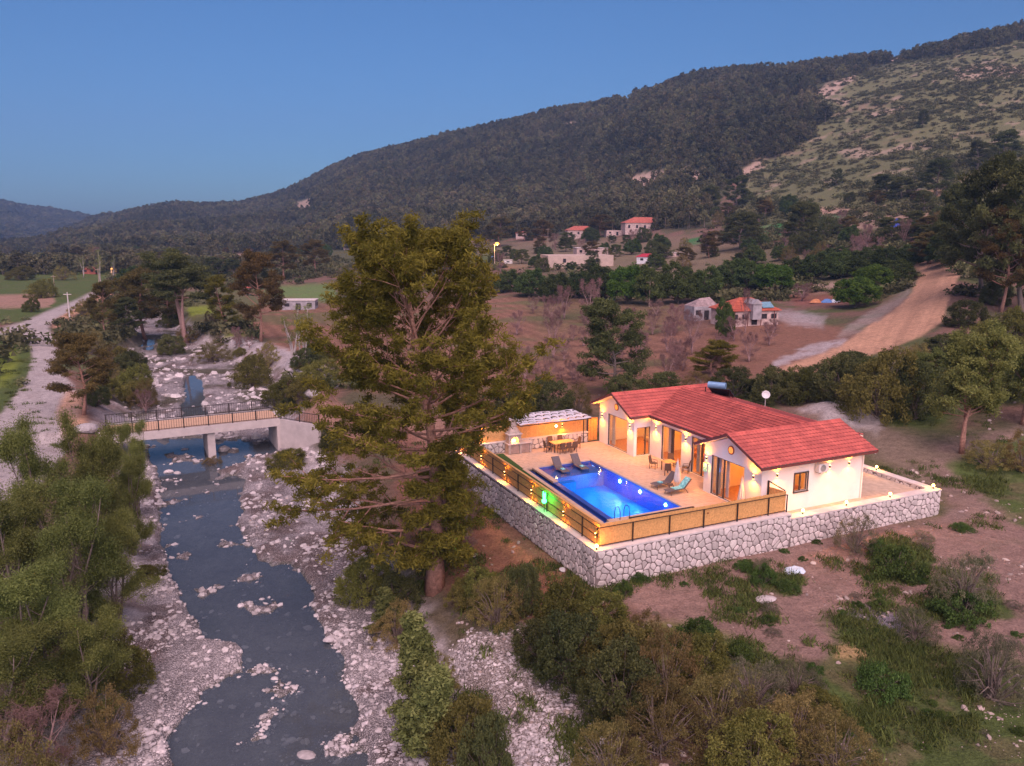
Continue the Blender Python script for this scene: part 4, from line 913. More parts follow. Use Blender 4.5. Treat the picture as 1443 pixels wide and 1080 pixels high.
# ---- house
vil = vthing('villa', 'white single-storey villa with red tiled roofs and glowing glass doors behind the pool', 'villa', 15, 10, 0)
def walls(name, axis, pos, th, s0, s1, z0, z1, holes=(), m=WHITE, parent=vil):
    ss = sorted({s0, s1, *[h[0] for h in holes], *[h[1] for h in holes]}); zs = sorted({z0, z1, *[h[2] for h in holes], *[h[3] for h in holes]})
    mb = MB()
    for i in range(len(ss)-1):
        for j in range(len(zs)-1):
            c = ((ss[i]+ss[i+1])/2, (zs[j]+zs[j+1])/2)
            if any(h[0] < c[0] < h[1] and h[2] < c[1] < h[3] for h in holes): continue
            if axis == 'a': mb.box(pos, pos+th, ss[i], ss[i+1], zs[j], zs[j+1])
            else: mb.box(ss[i], ss[i+1], pos, pos+th, zs[j], zs[j+1])
    return mb.build(name, m, parent)
walls('wall', 'a', 13.15, .25, 1.75, 7.5, -.3, 3.2, [(3.4, 6.75, .02, 2.8)])
walls('wall', 'b', 1.75, .25, 13.4, 22.0, -.3, 3.5, [(15.9, 17.0, 1.24, 2.45)])
walls('wall', 'b', 7.25, .25, 13.4, 15.25, -.02, 3.4)
walls('wall', 'a', 15.0, .25, 7.5, 16.75, -.02, 3.42, [(7.9, 11.4, .02, 2.8), (12.65, 15.25, .02, 2.8)])
walls('wall', 'b', 16.75, .25, 13.4, 15.0, -.02, 3.42, [(13.68, 14.98, .02, 2.34)]); walls('wall', 'a', 13.4, .25, 17.0, 22.1, -.02, 3.2, [(17.72, 20.75, .02, 2.75)])
mb = MB(); mb.box(13.402, 13.65, 16.752, 17.0, -.02, 3.2); mb.build('pier', WHITE, vil)
walls('wall', 'b', 21.85, .25, 13.65, 22.0, -.3, 3.4); walls('wall', 'a', 21.75, .25, 2.0, 6.9, -.3, 3.3); walls('wall', 'a', 24.4, .25, 6.9, 17.5, -.3, 3.3)
walls('wall', 'b', 6.65, .25, 22.0, 24.4, -.3, 3.6); walls('wall', 'b', 17.5, .25, 22.0, 24.6, -.3, 3.6); walls('wall', 'a', 21.75, .25, 17.75, 21.85, -.3, 3.3)
def gable(a, pts, th=.25):
    mb = MB(); n = len(pts); mb.add([(a, b, z) for b, z in pts]+[(a+th, b, z) for b, z in pts], [list(range(n))[::-1], list(range(n, 2*n))]+[[i, (i+1) % n, (i+1) % n+n, i+n] for i in range(n)])
    return mb.build('gable', WHITE, vil)
gable(13.15, [(1.75, 3.2), (7.5, 3.2), (7.5, 3.40), (4.5, 4.6), (1.75, 3.47)]); gable(13.4, [(16.75, 3.2), (22.1, 3.2), (22.1, 3.38), (19.0, 4.62), (16.75, 3.56)])
gable(21.75, [(1.75, 3.3), (7.5, 3.3), (7.5, 3.40), (4.5, 4.6), (1.75, 3.47)])
# round gable windows
for a, b, z in ((13.15, 4.75, 3.62), (13.4, 19.4, 3.55)):
    mb = MB(); mb.tube([(a-.05, b, z), (a+.02, b, z)], .30, 20); o = mb.build('round_window', mat('brick_ring', (.30, .10, .06)), vil)
    mb = MB(); mb.tube([(a-.06, b, z), (a-.052, b, z)], .22, 20); mb.build('pane', emat('round_glow', (1.0, .32, .05), .45 if b < 10 else .1), o)
# roofs : courses of tiles with real steps and waves
def roof_plane(p0, p1, q0, q1, seed=0, course=.36, wave=.30, amp=.03, step=.07):
    p0, p1, q0, q1 = [np.array(p, float) for p in (p0, p1, q0, q1)]
    sl = np.linalg.norm((q0+q1)/2-(p0+p1)/2); n = max(2, int(sl/course)); Lg = np.linalg.norm(p1-p0); k = int(Lg/wave*6)
    nrm = np.cross(p1-p0, q0-p0); nrm /= np.linalg.norm(nrm); nrm *= np.sign(nrm[2])
    s = np.linspace(0, 1, k+1); V = []; rng = np.random.default_rng(seed)
    wv = np.abs(np.sin(s*Lg/wave*math.pi))*amp*1.6
    for i in range(n):
        jit = rng.normal(size=k//6+2)*.004
        for tt, h in ((i/n, step), ((i+1)/n+.0, .004)):
            e = p0+(q0-p0)*tt; f = p1+(q1-p1)*tt
            V.append(e[None]+(f-e)[None]*s[:, None]+nrm[None]*(h+wv+jit[(np.arange(k+1)//6)])[:, None])
    V = np.array(V); R = V.shape[0]; idx = np.arange(R*(k+1)).reshape(R, k+1)
    F = np.stack([idx[:-1, :-1], idx[:-1, 1:], idx[1:, 1:], idx[1:, :-1]], -1).reshape(-1, 4)
    org = ORG[vil.name]; me = np_mesh('roof_tiles', V.reshape(-1, 3)-np.array(org), F, [TILE, TSHADE], mi=np.repeat(np.arange(R-1) % 2, k)); o = add_obj('roof_tiles', me, vil, kind='stuff')  # riser faces darkened: shade under each tile course put into the colour
    mb = MB(); d = nrm*.13; vs = [p0, p1, q1, q0]; mb.add([v-nrm*.002 for v in vs]+[v-d for v in vs], [(0,1,2,3),(7,6,5,4),(0,4,5,1),(1,5,6,2),(2,6,7,3),(3,7,4,0)]); mb.build('roof_deck', mat('soffit', (.70, .55, .45), .8, .1, 3), vil)
    # fascia along the eave
    mb = MB(); mb.beam(tuple(p0-nrm*.06), tuple(p1-nrm*.06), .05, .17); mb.build('fascia', FASC, vil)
    return nrm
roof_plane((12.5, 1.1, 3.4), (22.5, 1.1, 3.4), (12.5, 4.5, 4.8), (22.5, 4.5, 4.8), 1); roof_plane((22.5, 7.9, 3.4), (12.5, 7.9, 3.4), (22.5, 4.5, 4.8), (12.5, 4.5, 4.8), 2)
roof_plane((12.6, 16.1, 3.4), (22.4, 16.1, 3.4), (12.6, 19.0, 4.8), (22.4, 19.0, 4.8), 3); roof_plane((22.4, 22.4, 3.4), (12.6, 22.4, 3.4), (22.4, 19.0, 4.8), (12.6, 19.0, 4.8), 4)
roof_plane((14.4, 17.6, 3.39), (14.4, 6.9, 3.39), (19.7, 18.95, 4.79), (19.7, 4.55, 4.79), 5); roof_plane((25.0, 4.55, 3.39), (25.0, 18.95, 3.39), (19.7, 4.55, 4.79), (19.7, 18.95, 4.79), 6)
def ridge(p, q, r=.11):
    p = Vector(p); q = Vector(q); L = (q-p).length; n = int(L/.38); mb = MB()
    for i in range(n):
        a = p.lerp(q, i/n); b = p.lerp(q, (i+1.08)/n); mb.tube([a, b], [r, r*.86], 8)
    mb.build('ridge_tiles', TILE, vil, kind='stuff')
ridge((12.5, 4.5, 4.82), (22.5, 4.5, 4.82)); ridge((12.6, 19, 4.82), (22.4, 19, 4.82)); ridge((19.7, 4.6, 4.81), (19.7, 18.9, 4.81))
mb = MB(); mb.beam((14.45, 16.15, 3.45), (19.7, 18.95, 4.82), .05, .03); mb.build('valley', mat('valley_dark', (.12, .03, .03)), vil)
for a, pts in ((12.49, ((1.08, 3.37), (4.5, 4.78), (7.9, 3.37))), (12.59, ((16.1, 3.37), (19.0, 4.78), (22.4, 3.37))), (22.52, ((1.08, 3.37), (4.5, 4.78), (7.9, 3.37)))):
    for i in (0, 1):
        mb = MB(); mb.beam((a, *pts[i]), (a, *pts[i+1]), .04, .17); mb.build('verge_board', FASC, vil)
mb = MB(); mb.tube([(21.9, 1.68, -.2), (21.9, 1.68, 3.35)], .045, 8); mb.build('downpipe', WHITE, vil)
# glazed doors and window
def glazing(kind, axis, pos, s0, s1, z0, z1, mull, skip=None, rails=()):
    f = MB(); fr = .055
    def bx(mb, sa, sb, za, zb, d0=0.05, d1=.12):
        if axis == 'a': mb.box(pos+d0, pos+d1, sa, sb, za, zb)
        else: mb.box(sa, sb, pos+d0, pos+d1, za, zb)
    bx(f, s0, s0+fr, z0, z1); bx(f, s1-fr, s1, z0, z1); bx(f, s0+fr, s1-fr, z1-fr, z1); bx(f, s0+fr, s1-fr, z0, z0+.03)
    o = f.build(kind, ANTH, vil)
    for mu in mull: g = MB(); bx(g, mu-.05, mu+.05, z0+.03, z1-fr, .04, .13); g.build('mullion', ANTH, o)
    ed = [s0+fr]+[x for x in mull]+[s1-fr]
    for i in range(len(ed)-1):
        if skip is not None and i in skip: continue
        g = MB(); bx(g, ed[i]+.05, ed[i+1]-.05, z0+.03, z1-fr, .08, .088); g.build('pane', GLASS, o)
    return o
glazing('sliding_door', 'a', 13.15, 3.4, 6.75, .02, 2.8, (5.45, 6.1), (0,)); glazing('sliding_door', 'a', 15.0, 7.9, 11.4, .02, 2.8, (9.0, 10.2)); glazing('sliding_door', 'a', 15.0, 12.65, 15.25, .02, 2.8, (13.75, 13.95))
glazing('glass_door', 'b', 16.75, 13.68, 14.98, .02, 2.34, (14.55,)); glazing('picture_window', 'a', 13.4, 17.72, 20.75, .02, 2.75, ())
o = glazing('window', 'b', 1.75, 15.9, 17.0, 1.24, 2.45, (16.45,)); mb = MB(); mb.box(15.8, 17.1, 1.66, 1.80, 1.16, 1.235); mb.build('sill', ANTH, o)
for args in ((15.82, 15.9, 1.19, 2.53), (17.0, 17.08, 1.19, 2.53)):
    mb = MB(); mb.box(args[0], args[1], 1.70, 1.76, args[2], args[3]); mb.build('window_trim', ANTH, vil)
mb = MB(); mb.box(15.9, 17.0, 1.70, 1.76, 2.45, 2.53); mb.build('window_trim', ANTH, vil)
# rooms
mb = MB(); mb.box(13.2, 21.7, 2.0, 7.2, -.02, .015); mb.box(15.1, 24.3, 7.3, 16.9, -.02, .016); mb.box(13.5, 21.7, 16.95, 21.8, -.02, .014); mb.build('room_floor', FLOORW, vil)
mb = MB(); mb.box(13.42, 21.7, 2.02, 7.22, 2.97, 3.03); mb.box(15.27, 24.3, 7.52, 16.73, 2.97, 3.03); mb.box(13.67, 21.7, 17.02, 21.8, 2.97, 3.03); mb.build('ceiling', WHITE, vil)
for a0, a1, b0, b1 in ((19.0, 19.12, 2.02, 7.22), (15.3, 24.3, 7.3, 7.48), (20.5, 20.62, 7.5, 16.7), (15.05, 24.3, 16.8, 16.95), (18.9, 19.0, 17.0, 21.8)):
    mb = MB(); mb.box(a0, a1, b0, b1, .02, 2.96); mb.build('partition', CREAM, vil)
for (a, b, e) in ((16.3, 4.6, 190), (17.3, 9.8, 190), (17.3, 13.9, 190), (16.2, 19.4, 210)):
    point(vil, (a, b, 2.6), e, (1.0, .34, .05), .15, 'room_light')
def curtain(a, b0, b1, z1=2.7, m=CURT):
    mb = MB(); n = 14; V = []; 
    for i in range(n+1):
        s = b0+(b1-b0)*i/n; d = .05*(1 if i % 2 else -1)
        V += [(a+d, s, .05), (a+d, s, z1)]
    mb.add(V, [(2*i, 2*i+2, 2*i+3, 2*i+1) for i in range(n)]); mb.build('curtain', m, vil)
curtain(13.6, 6.15, 6.65); curtain(15.5, 14.2, 14.9); curtain(15.5, 12.75, 13.1); curtain(13.85, 20.2, 20.7, 2.65); curtain(15.5, 10.9, 11.3); curtain(15.5, 8.0, 8.3); curtain(13.6, 5.35, 5.6, 2.7, mat('grey_curtain', (.5, .45, .5), .9, .1)) 
def sofa(label, a0, a1, b0, b1, m, name='sofa', cat='sofa'):
    t = vthing(name, label, cat, (a0+a1)/2, (b0+b1)/2, .02)
    mb = MB(); mb.box(a0, a1, b0, b1, .12, .42); mb.build('seat', m, t, bevel=.04); mb = MB(); mb.box(a1-.22, a1, b0, b1, .43, .85); mb.build('backrest', m, t, bevel=.05)
    for b in (b0, b1-.2): mb = MB(); mb.box(a0, a1-.23, b, b+.2, .43, .62); mb.build('armrest', m, t, bevel=.04)
    for x in (a0+.08, a1-.08):
        for y in (b0+.08, b1-.08): mb = MB(); mb.box(x-.03, x+.03, y-.03, y+.03, .02, .12); mb.build('leg', BLK, t)
sofa('long pale sofa seen through the left gable window', 16.9, 17.9, 17.9, 20.6, mat('sofa_pale', (.62, .50, .42), .9, .25, 5)); sofa('brown sofa behind the patio doors in the middle room', 17.6, 18.5, 13.0, 15.0, mat('sofa_brown', (.35, .14, .06), .8, .2, 5))
t = vthing('bed', 'double bed with orange cover inside the right gable room', 'bed', 16.2, 3.6, .02); mb = MB(); mb.box(15.2, 17.2, 2.6, 4.4, .1, .4); mb.build('bed_base', FLOORW, t)
mb = MB(); mb.box(15.2, 17.15, 2.62, 4.38, .41, .6); mb.build('mattress', mat('bed_cover', (.7, .35, .15)), t, bevel=.05); mb = MB(); mb.box(17.21, 17.3, 2.5, 4.5, .1, 1.2); mb.build('headboard', FLOORW, t)
t = vthing('wardrobe', 'tall wardrobe against the inner wall of the right gable room', 'wardrobe', 18.5, 6.2, .02)
for i in range(3): mb = MB(); mb.box(18.3, 18.95, 5.1+i*.68, 5.76+i*.68, .05, 2.3); mb.build('wardrobe_door', mat('wardrobe_wood', (.42, .20, .10), .5), t)
t = vthing('kitchen_counter', 'wooden kitchen counter seen through the patio doors behind the small table', 'counter', 19.8, 9.5, .02)
mb = MB(); mb.box(19.6, 20.4, 8.2, 11.2, .02, .86); mb.build('cabinet', FLOORW, t); mb = MB(); mb.box(19.55, 20.45, 8.15, 11.25, .865, .91); mb.build('worktop', WHITE, t)
# ---- things on the house
t = vthing('air_conditioner', 'white boxy air conditioner unit high on the white side wall', 'air conditioner', 18.0, 1.7, 2.4)
mb = MB(); mb.box(17.55, 18.4, 1.32, 1.68, 2.42, 3.0); mb.build('housing', mat('ac_white', (.66, .62, .62), .5, .05), t, bevel=.02); mb = MB(); mb.tube([(17.9, 1.318, 2.71), (17.9, 1.30, 2.71)], .23, 18); mb.build('fan_grille', mat('grille', (.25, .24, .24), .6), t)
for a in (17.7, 18.25): mb = MB(); mb.box(a-.03, a+.03, 1.35, 1.745, 2.36, 2.41); mb.build('bracket', BLK, t)
t = vthing('towel', 'blue and turquoise towel hanging on the pier of the right gable', 'towel', 13.1, 7.3, 1.4)
mb = MB(); mb.box(13.06, 13.1, 7.1, 7.5, 1.42, 2.08); mb.build('cloth', TEAL, t); mb = MB(); mb.tube([(13.06, 7.05, 2.1), (13.06, 7.55, 2.1)], .02, 6); mb.build('hook_rail', BLK, t)
t = vthing('solar_water_heater', 'rooftop solar water heater with blue grey tank on the back slope of the red roof', 'water heater', 21.6, 16.4, 4.2)
mb = MB(); mb.tube([(21.2, 17.5, 5.15), (22.05, 16.3, 5.15)], .29, 16); mb.build('tank', mat('tank_blue', (.22, .36, .55), .35, .1, 3, metal=.3), t, smooth=False)
mb = MB(); mb.add([(21.0, 17.2, 5.0), (22.0, 15.7, 5.0), (23.3, 16.6, 4.1), (22.3, 18.1, 4.1), (21.0, 17.2, 4.94), (22.0, 15.7, 4.94), (23.3, 16.6, 4.04), (22.3, 18.1, 4.04)], [(0,1,2,3),(7,6,5,4),(0,4,5,1),(1,5,6,2),(2,6,7,3),(3,7,4,0)]); mb.build('collector_panel', mat('collector', (.05, .06, .08), .2, .1, 3, spec=.6), t)
for x, y in ((21.0, 17.6), (22.2, 16.0), (23.2, 16.7), (22.4, 18.0)): mb = MB(); mb.box(x-.03, x+.03, y-.03, y+.03, 3.8, 4.95); mb.build('leg', BLK, t)
t = vthing('satellite_dish', 'white satellite dish on a short mast beside the rear roof edge', 'satellite dish', 24.2, 13.9, 3.4)
mb = MB(); mb.tube([(24.2, 13.9, 3.4), (24.2, 13.9, 4.5)], .03, 6); mb.build('mast', CAPM, t)
mb = MB(); nrm = Vector((-.5, -.7, .45)).normalized(); x = nrm.orthogonal().normalized(); yv = nrm.cross(x); c = Vector((24.1, 13.75, 4.75))
V = [tuple(c-nrm*.1)]; F = []
for r, d in ((.18, -.06), (.34, 0)):
    for k in range(16): V.append(tuple(c+nrm*d+(x*math.cos(k*math.pi/8)+yv*math.sin(k*math.pi/8))*r))
for k in range(16): F.append((0, 1+k, 1+(k+1) % 16)); F.append((1+k, 17+k, 17+(k+1) % 16, 1+(k+1) % 16))
mb.add(V, F); mb.build('dish', mat('dish_white', (.6, .56, .58), .5, .08), t); mb = MB(); mb.tube([tuple(c-yv*.4), tuple(c+nrm*.45)], .015, 5); mb.build('feed_arm', CAPM, t)
# ---- furniture outdoors
def lounger(label, a, b, az, dz=0, towel=False, L=1.95, group=None, back=.62):
    """foot end at (a,b), head towards angle az in the villa frame"""
    t = thing('sun_lounger', label, 'sun lounger', W(a, b, dz), PH+az, group)
    w = .32; hb = L*.66
    for s in (-1, 1):
        mb = MB(); mb.tube([(0, s*w, .30), (.35, s*w, .34), (hb, s*w, .33), (hb+.62, s*w, .33+back)], .022, 6); mb.build('side_rail', WIC, t)
    mb = MB(); n = 10; V = []; P = [(0, .30), (.3, .345), (.8, .33), (hb, .335)]
    for x, z in P: V += [(x, -w, z), (x, w, z), (x, w, z+.025), (x, -w, z+.025)]
    mb.add(V, [(i*4+j, i*4+(j+1) % 4, (i+1)*4+(j+1) % 4, (i+1)*4+j) for i in range(3) for j in range(4)]+[(0, 3, 2, 1), (12, 13, 14, 15)]); mb.build('seat', TEXT, t)
    mb = MB(); mb.add([(hb, -w, .335), (hb, w, .335), (hb+.62, w, .335+back), (hb+.62, -w, .335+back), (hb-.03, -w, .36), (hb-.03, w, .36), (hb+.59, w, .36+back), (hb+.59, -w, .36+back)], [(0,1,2,3),(7,6,5,4),(0,4,5,1),(1,5,6,2),(2,6,7,3),(3,7,4,0)]); mb.build('backrest', TEXT, t)
    for x in (.18, hb+.1):
        for s in (-1, 1): mb = MB(); mb.tube([(x, s*w, .33), (x-.06 if x < 1 else x+.22, s*(w+.02), 0)], .02, 6); mb.build('leg', WIC, t)
    if towel:
        tt = thing('towel', towel, 'towel', W(a, b, dz+.37), PH+az)
        mb = MB()
        if 'folded' in towel: mb.box(.45, .75, -.14, .16, 0, .07)
        else:
            V = []; P = [(.55, .0), (1.0, .0), (hb-.02, .0), (hb+.30, .32), (hb+.6, .62*back/.62)]
            for x, z in P: V += [(x-.02, -.27, z+.012), (x-.02, .27, z+.012), (x-.02, .27, z+.03), (x-.02, -.27, z+.03)]
            mb.add(V, [(i*4+j, i*4+(j+1) % 4, (i+1)*4+(j+1) % 4, (i+1)*4+j) for i in range(4) for j in range(4)]+[(0, 3, 2, 1), (16, 17, 18, 19)])
        mb.build('cloth', TEAL, tt)
lounger('wicker sun lounger on the patio with a small folded towel, farther from the camera', 10.15, 9.25, .06, 0, 'small folded turquoise towel on the farther patio lounger')
lounger('wicker sun lounger on the patio with a long turquoise towel, nearer the fence', 10.2, 7.7, .06, 0, 'long turquoise towel draped over the nearer patio lounger')
lounger('dark lounger standing in the shallow end of the pool, left one', 6.55, 15.4, math.pi/2, -.34, 'folded towel on the left lounger in the pool', back=.7)
lounger('dark lounger standing in the shallow end of the pool, right one', 8.25, 15.45, math.pi/2, -.34, 'folded towel on the right lounger in the pool', back=.7)
def parasol(label, a, b, h=2.2):
    t = vthing('closed_parasol', label, 'parasol', a, b)
    mb = MB(); mb.tube([(a, b, 0), (a, b, h+.1)], .025, 8); mb.build('pole', CAPM, t); mb = MB(); mb.lathe([(.001, 0), (.27, 0), (.27, .07), (.06, .11), (.001, .12)], (a, b, 0), 16); mb.build('base', CONC, t)
    mb = MB(); V = []; n = 24; P = [(.55, .20), (.75, .25), (1.2, .19), (1.7, .12), (h-.08, .06), (h, .02)]
    for z, r in P:
        for k in range(n): q = 2*math.pi*k/n; rr = r*(1 if k % 3 else .55); V.append((a+rr*math.cos(q), b+rr*math.sin(q), z+(.05 if k % 3 == 0 and z < .6 else 0)))
    mb.add(V, [(i*n+k, i*n+(k+1) % n, (i+1)*n+(k+1) % n, (i+1)*n+k) for i in range(len(P)-1) for k in range(n)]); mb.build('canopy', FAB, t)
parasol('closed cream parasol standing behind the two patio loungers', 11.6, 8.45, 2.15); parasol('closed cream parasol standing against the right gable near the fence', 12.75, 3.1, 2.25)
def chair(a, b, az, label, group=None, first=[None]):
    if first[0] is not None: return copy_tree(first[0], W(a, b), PH+az, label=label, group=group)
    t = thing('patio_chair', label, 'chair', W(a, b), PH+az, group); first[0] = t
    mb = MB(); mb.box(-.24, .24, -.24, .24, .40, .45); mb.build('seat', WIC, t)
    mb = MB(); mb.add([(-.23, .21, .46), (.23, .21, .46), (.23, .27, .46), (-.23, .27, .46), (-.21, .32, .98), (.21, .32, .98), (.21, .36, .98), (-.21, .36, .98)], [(0,3,2,1),(4,5,6,7),(0,1,5,4),(1,2,6,5),(2,3,7,6),(3,0,4,7)]); mb.build('backrest', WIC, t)
    for x in (-.22, .22):
        for y in (-.22, .22): mb = MB(); mb.box(x-.02, x+.02, y-.02, y+.02, 0, .40); mb.build('leg', WIC, t)
        mb = MB(); mb.tube([(x, -.22, .45), (x, -.2, .64), (x, .22, .66)], .018, 5); mb.build('armrest', WIC, t)
def table(label, a0, a1, b0, b1, name='dining_table'):
    t = vthing(name, label, 'table', (a0+a1)/2, (b0+b1)/2)
    mb = MB(); mb.box(a0, a1, b0, b1, .71, .75); mb.build('table_top', WOODL, t)
    for x in (a0+.06, a1-.06):
        for y in (b0+.06, b1-.06): mb = MB(); mb.box(x-.03, x+.03, y-.03, y+.03, 0, .71); mb.build('leg', BLK, t)
table('long wooden dining table before the orange back fence', 8.1, 10.1, 20.35, 21.35)
G = 'chairs round the long dining table'
for i, (a, b, az, lab) in enumerate(((8.55, 20.0, math.pi, 'dark chair on the pool side of the long table, leftmost'), (9.1, 20.0, math.pi, 'dark chair on the pool side of the long table, middle'), (9.65, 20.0, math.pi, 'dark chair on the pool side of the long table, rightmost'),
      (8.55, 21.7, 0, 'dark chair on the fence side of the long table, left one'), (9.5, 21.7, 0, 'dark chair on the fence side of the long table, right one'), (7.75, 20.85, math.pi/2, 'dark chair at the left end of the long table'), (10.45, 20.85, -math.pi/2, 'dark chair at the right end of the long table'))): chair(a, b, az, lab, G)
table('small square patio table between four wicker chairs before the doors', 13.3, 14.2, 11.95, 12.85, 'patio_table')
G = 'wicker chairs round the small patio table'
for a, b, az, lab in ((13.0, 13.35, .6, 'high-backed wicker chair left of the small patio table, by the first column'), (14.5, 13.2, -.5, 'wicker chair between the small patio table and the sliding door'), (13.0, 11.5, 2.5, 'wicker chair of the small patio table nearest the parasol'), (14.55, 11.4, -2.4, 'wicker chair at the small patio table nearest the right gable')): chair(a, b, az, lab, G)
t = vthing('side_table', 'small low side table between the two patio loungers', 'side table', 11.0, 8.5); mb = MB(); mb.tube([(11.0, 8.5, .38), (11.0, 8.5, .42)], .22, 14); mb.build('table_top', WIC, t); mb = MB(); mb.tube([(11, 8.5, 0), (11, 8.5, .38)], .03, 6); mb.build('leg', WIC, t)
# ---- oven
t = vthing('barbecue_oven', 'stone barbecue oven with arched glowing mouth and tapering chimney on the patio', 'barbecue oven', 5.0, 21.6)
stw = mat('oven_stone', (.42, .33, .29), .9, .25, 5, .02, 20); slab = mat('oven_slab', (.58, .48, .44), .8, .1)
for x0, x1 in ((4.45, 4.62), (5.45, 5.62), (6.35, 6.5)): mb = MB(); mb.box(x0, x1, 21.35, 22.12, 0, .82); mb.build('pier', stw, t)
mb = MB(); mb.box(4.62, 6.35, 21.9, 22.12, 0, .82); mb.build('back', stw, t)
mb = MB(); mb.box(4.64, 5.43, 21.40, 21.43, .05, .78); mb.build('cupboard_door', mat('cup_wood', (.35, .24, .2)), t); mb = MB(); mb.box(5.64, 6.33, 21.40, 21.43, .05, .78); mb.build('cupboard_door', mat('cup_wood', (.35, .24, .2)), t)
mb = MB(); mb.box(4.38, 6.56, 21.28, 22.13, .825, .90); mb.build('worktop', slab, t)
mb = MB(); mb.box(4.5, 4.72, 21.4, 22.1, .902, 1.62); mb.box(5.38, 5.6, 21.4, 22.1, .902, 1.62); mb.box(4.72, 5.38, 22.0, 22.1, .902, 1.62); mb.box(4.72, 5.38, 21.4, 22.0, 1.42, 1.62)
for s in (0, 1):
    n = 7; P = [(5.05+.33*math.cos(math.pi*(k/n/1.0)*.5+(math.pi/2)*s), 1.12+.30*math.sin(math.pi*(k/n)*.5+(math.pi/2)*s)) for k in range(n+1)]
    cx = 5.38 if s == 0 else 4.72
    mb.add([(cx, 21.4, 1.42)]+[(x, 21.4, z) for x, z in P]+[(cx, 21.95, 1.42)]+[(x, 21.95, z) for x, z in P], [[0, k+1, k+2] for k in range(n)]+[[k+1, k+2, k+2+n+2, k+1+n+2] for k in range(n)])
mb.build('firebox', stw, t)
mb = MB(); mb.box(4.42, 5.68, 21.32, 22.12, 1.622, 1.70); mb.build('mantel', slab, t)
mb = MB(); mb.add([(4.52, 21.4, 1.70), (5.58, 21.4, 1.70), (5.58, 22.1, 1.70), (4.52, 22.1, 1.70), (4.80, 21.62, 2.22), (5.30, 21.62, 2.22), (5.30, 22.0, 2.22), (4.80, 22.0, 2.22)], [(0,3,2,1),(4,5,6,7),(0,1,5,4),(1,2,6,5),(2,3,7,6),(3,0,4,7)]); mb.build('hood', stw, t)
mb = MB(); mb.box(4.83, 5.27, 21.64, 21.98, 2.22, 2.72); mb.box(4.78, 5.32, 21.59, 22.03, 2.30, 2.36); mb.build('chimney', stw, t)
mb = MB(); mb.box(4.76, 5.34, 21.57, 22.05, 2.722, 2.78); mb.build('chimney_cap', slab, t)
for k in range(5):
    mb = MB(); x = 4.85+k*.1; mb.tube([(x, 21.8, .92), (x+.03, 21.82, 1.05+.06*(k % 3)), (x-.01, 21.8, 1.2+.06*(k % 2))], [.05, .045, .004], 6); mb.build('flame', emat('flame_glow', (1.0, .40, .04), 14), t)
point(t, (5.05, 21.7, 1.2), 30, (1, .45, .08), .1)
# ---- shade canopy over the dining corner
t = vthing('shade_canopy', 'white shade net canopy with dark crescent gaps on thin posts by the back fence', 'canopy', 8.8, 22.3)
CAN = mat('net_white', (.62, .56, .60), .9, .1, 3); V = []; F = []; NX, NY = 72, 34
hole = np.zeros((NX, NY), bool)
for r in range(4):
    for c in range(9):
        cx, cy = (c+.5+(.45 if r % 2 else 0))*8, 4+r*8.5
        for i in range(NX):
            for j in range(NY):
                dx, dy = (i-cx)/3.3, (j-cy)/3.1
                if dx*dx+dy*dy < 1 and dx*dx+(dy+.6)**2 > .5: hole[i, j] = True
for i in range(NX+1):
    for j in range(NY+1):
        q = i/NX; s = j/NY; V.append((lerp(5.3, 11.9, q), lerp(20.9, 24.1, s), 2.50+.03*math.sin(q*19)*math.sin(s*9+1)+.05*math.sin(q*7+s*5)+.10*s+(.0 if hole[min(i, NX-1), min(j, NY-1)] else 0)))
for i in range(NX):
    for j in range(NY):
        if not hole[i, j]: F.append((i*(NY+1)+j, (i+1)*(NY+1)+j, (i+1)*(NY+1)+j+1, i*(NY+1)+j+1))
mb = MB(); mb.add(V, F); o = mb.build('shade_net', CAN, t); sm = o.modifiers.new('thick', 'SOLIDIFY'); sm.thickness = .02
for p, q in (((5.3, 20.9), (11.9, 20.9)), ((5.3, 24.1), (11.9, 24.1)), ((5.3, 20.9), (5.3, 24.1)), ((11.9, 20.9), (11.9, 24.1))):
    mb = MB(); mb.beam((*p, 2.42), (*q, 2.42), .06, .06); mb.build('frame_bar', BLK, t)
for p in ((5.35, 24.05), (11.85, 22.15), (11.85, 24.05), (5.35, 22.75)): mb = MB(); mb.box(p[0]-.03, p[0]+.03, p[1]-.03, p[1]+.03, -1.5 if p[1] > 22.6 else 0, 2.42); mb.build('post', BLK, t)
tt = vthing('hanging_lamp', 'round lamp hanging under the canopy above the long dining table', 'hanging lamp', 8.6, 21.0, 2.0); mb = MB(); mb.ball((8.6, 21.0, 2.08), .09, 12, 8); mb.build('globe', emat('hang_glow', (1, .65, .25), 22), tt); mb = MB(); mb.tube([(8.6, 21, 2.17), (8.6, 21, 2.42)], .01, 5); mb.build('cord', BLK, tt); point(tt, (8.6, 21, 1.9), 75, WARM, .06)
# ================================================================== TREES AND BUSHES
def at_y(u, y):
    z = -2.0
    for _ in range(4):
        x = (u-U0)/FP*(y*CT+(HC-z)*ST); z = gz(x, y)
    return Vector((x, y, z))
PROTO = {}
def P_(k, *a, **kw): PROTO[k] = (make_tree(k, *a, **kw), kw.get('_', 0))
def heroprof(h): return float(np.interp(h, [0, .15, .4, .6, .8, .93, 1], [.9, 1.0, 1.0, 1.02, .95, .72, .35]))
def heroside(h, az):
    k = math.cos(az)
    if h < .40: return (1.0-.72*max(0, k)+.16*max(0, -k))*(1-.6*max(0, -math.sin(az)) if k > -.6 else 1)
    return 1.0+.06*k
hero = make_tree('tall_pine', 12, 21.0, 6.0, 1, .13, 78, heroprof, (-.34, .85), .35, 8, .64, 96, .31, .24, .70, BARKR, PINE, tr=.023, subL=.46, sides=6, shell=.3, side=heroside)
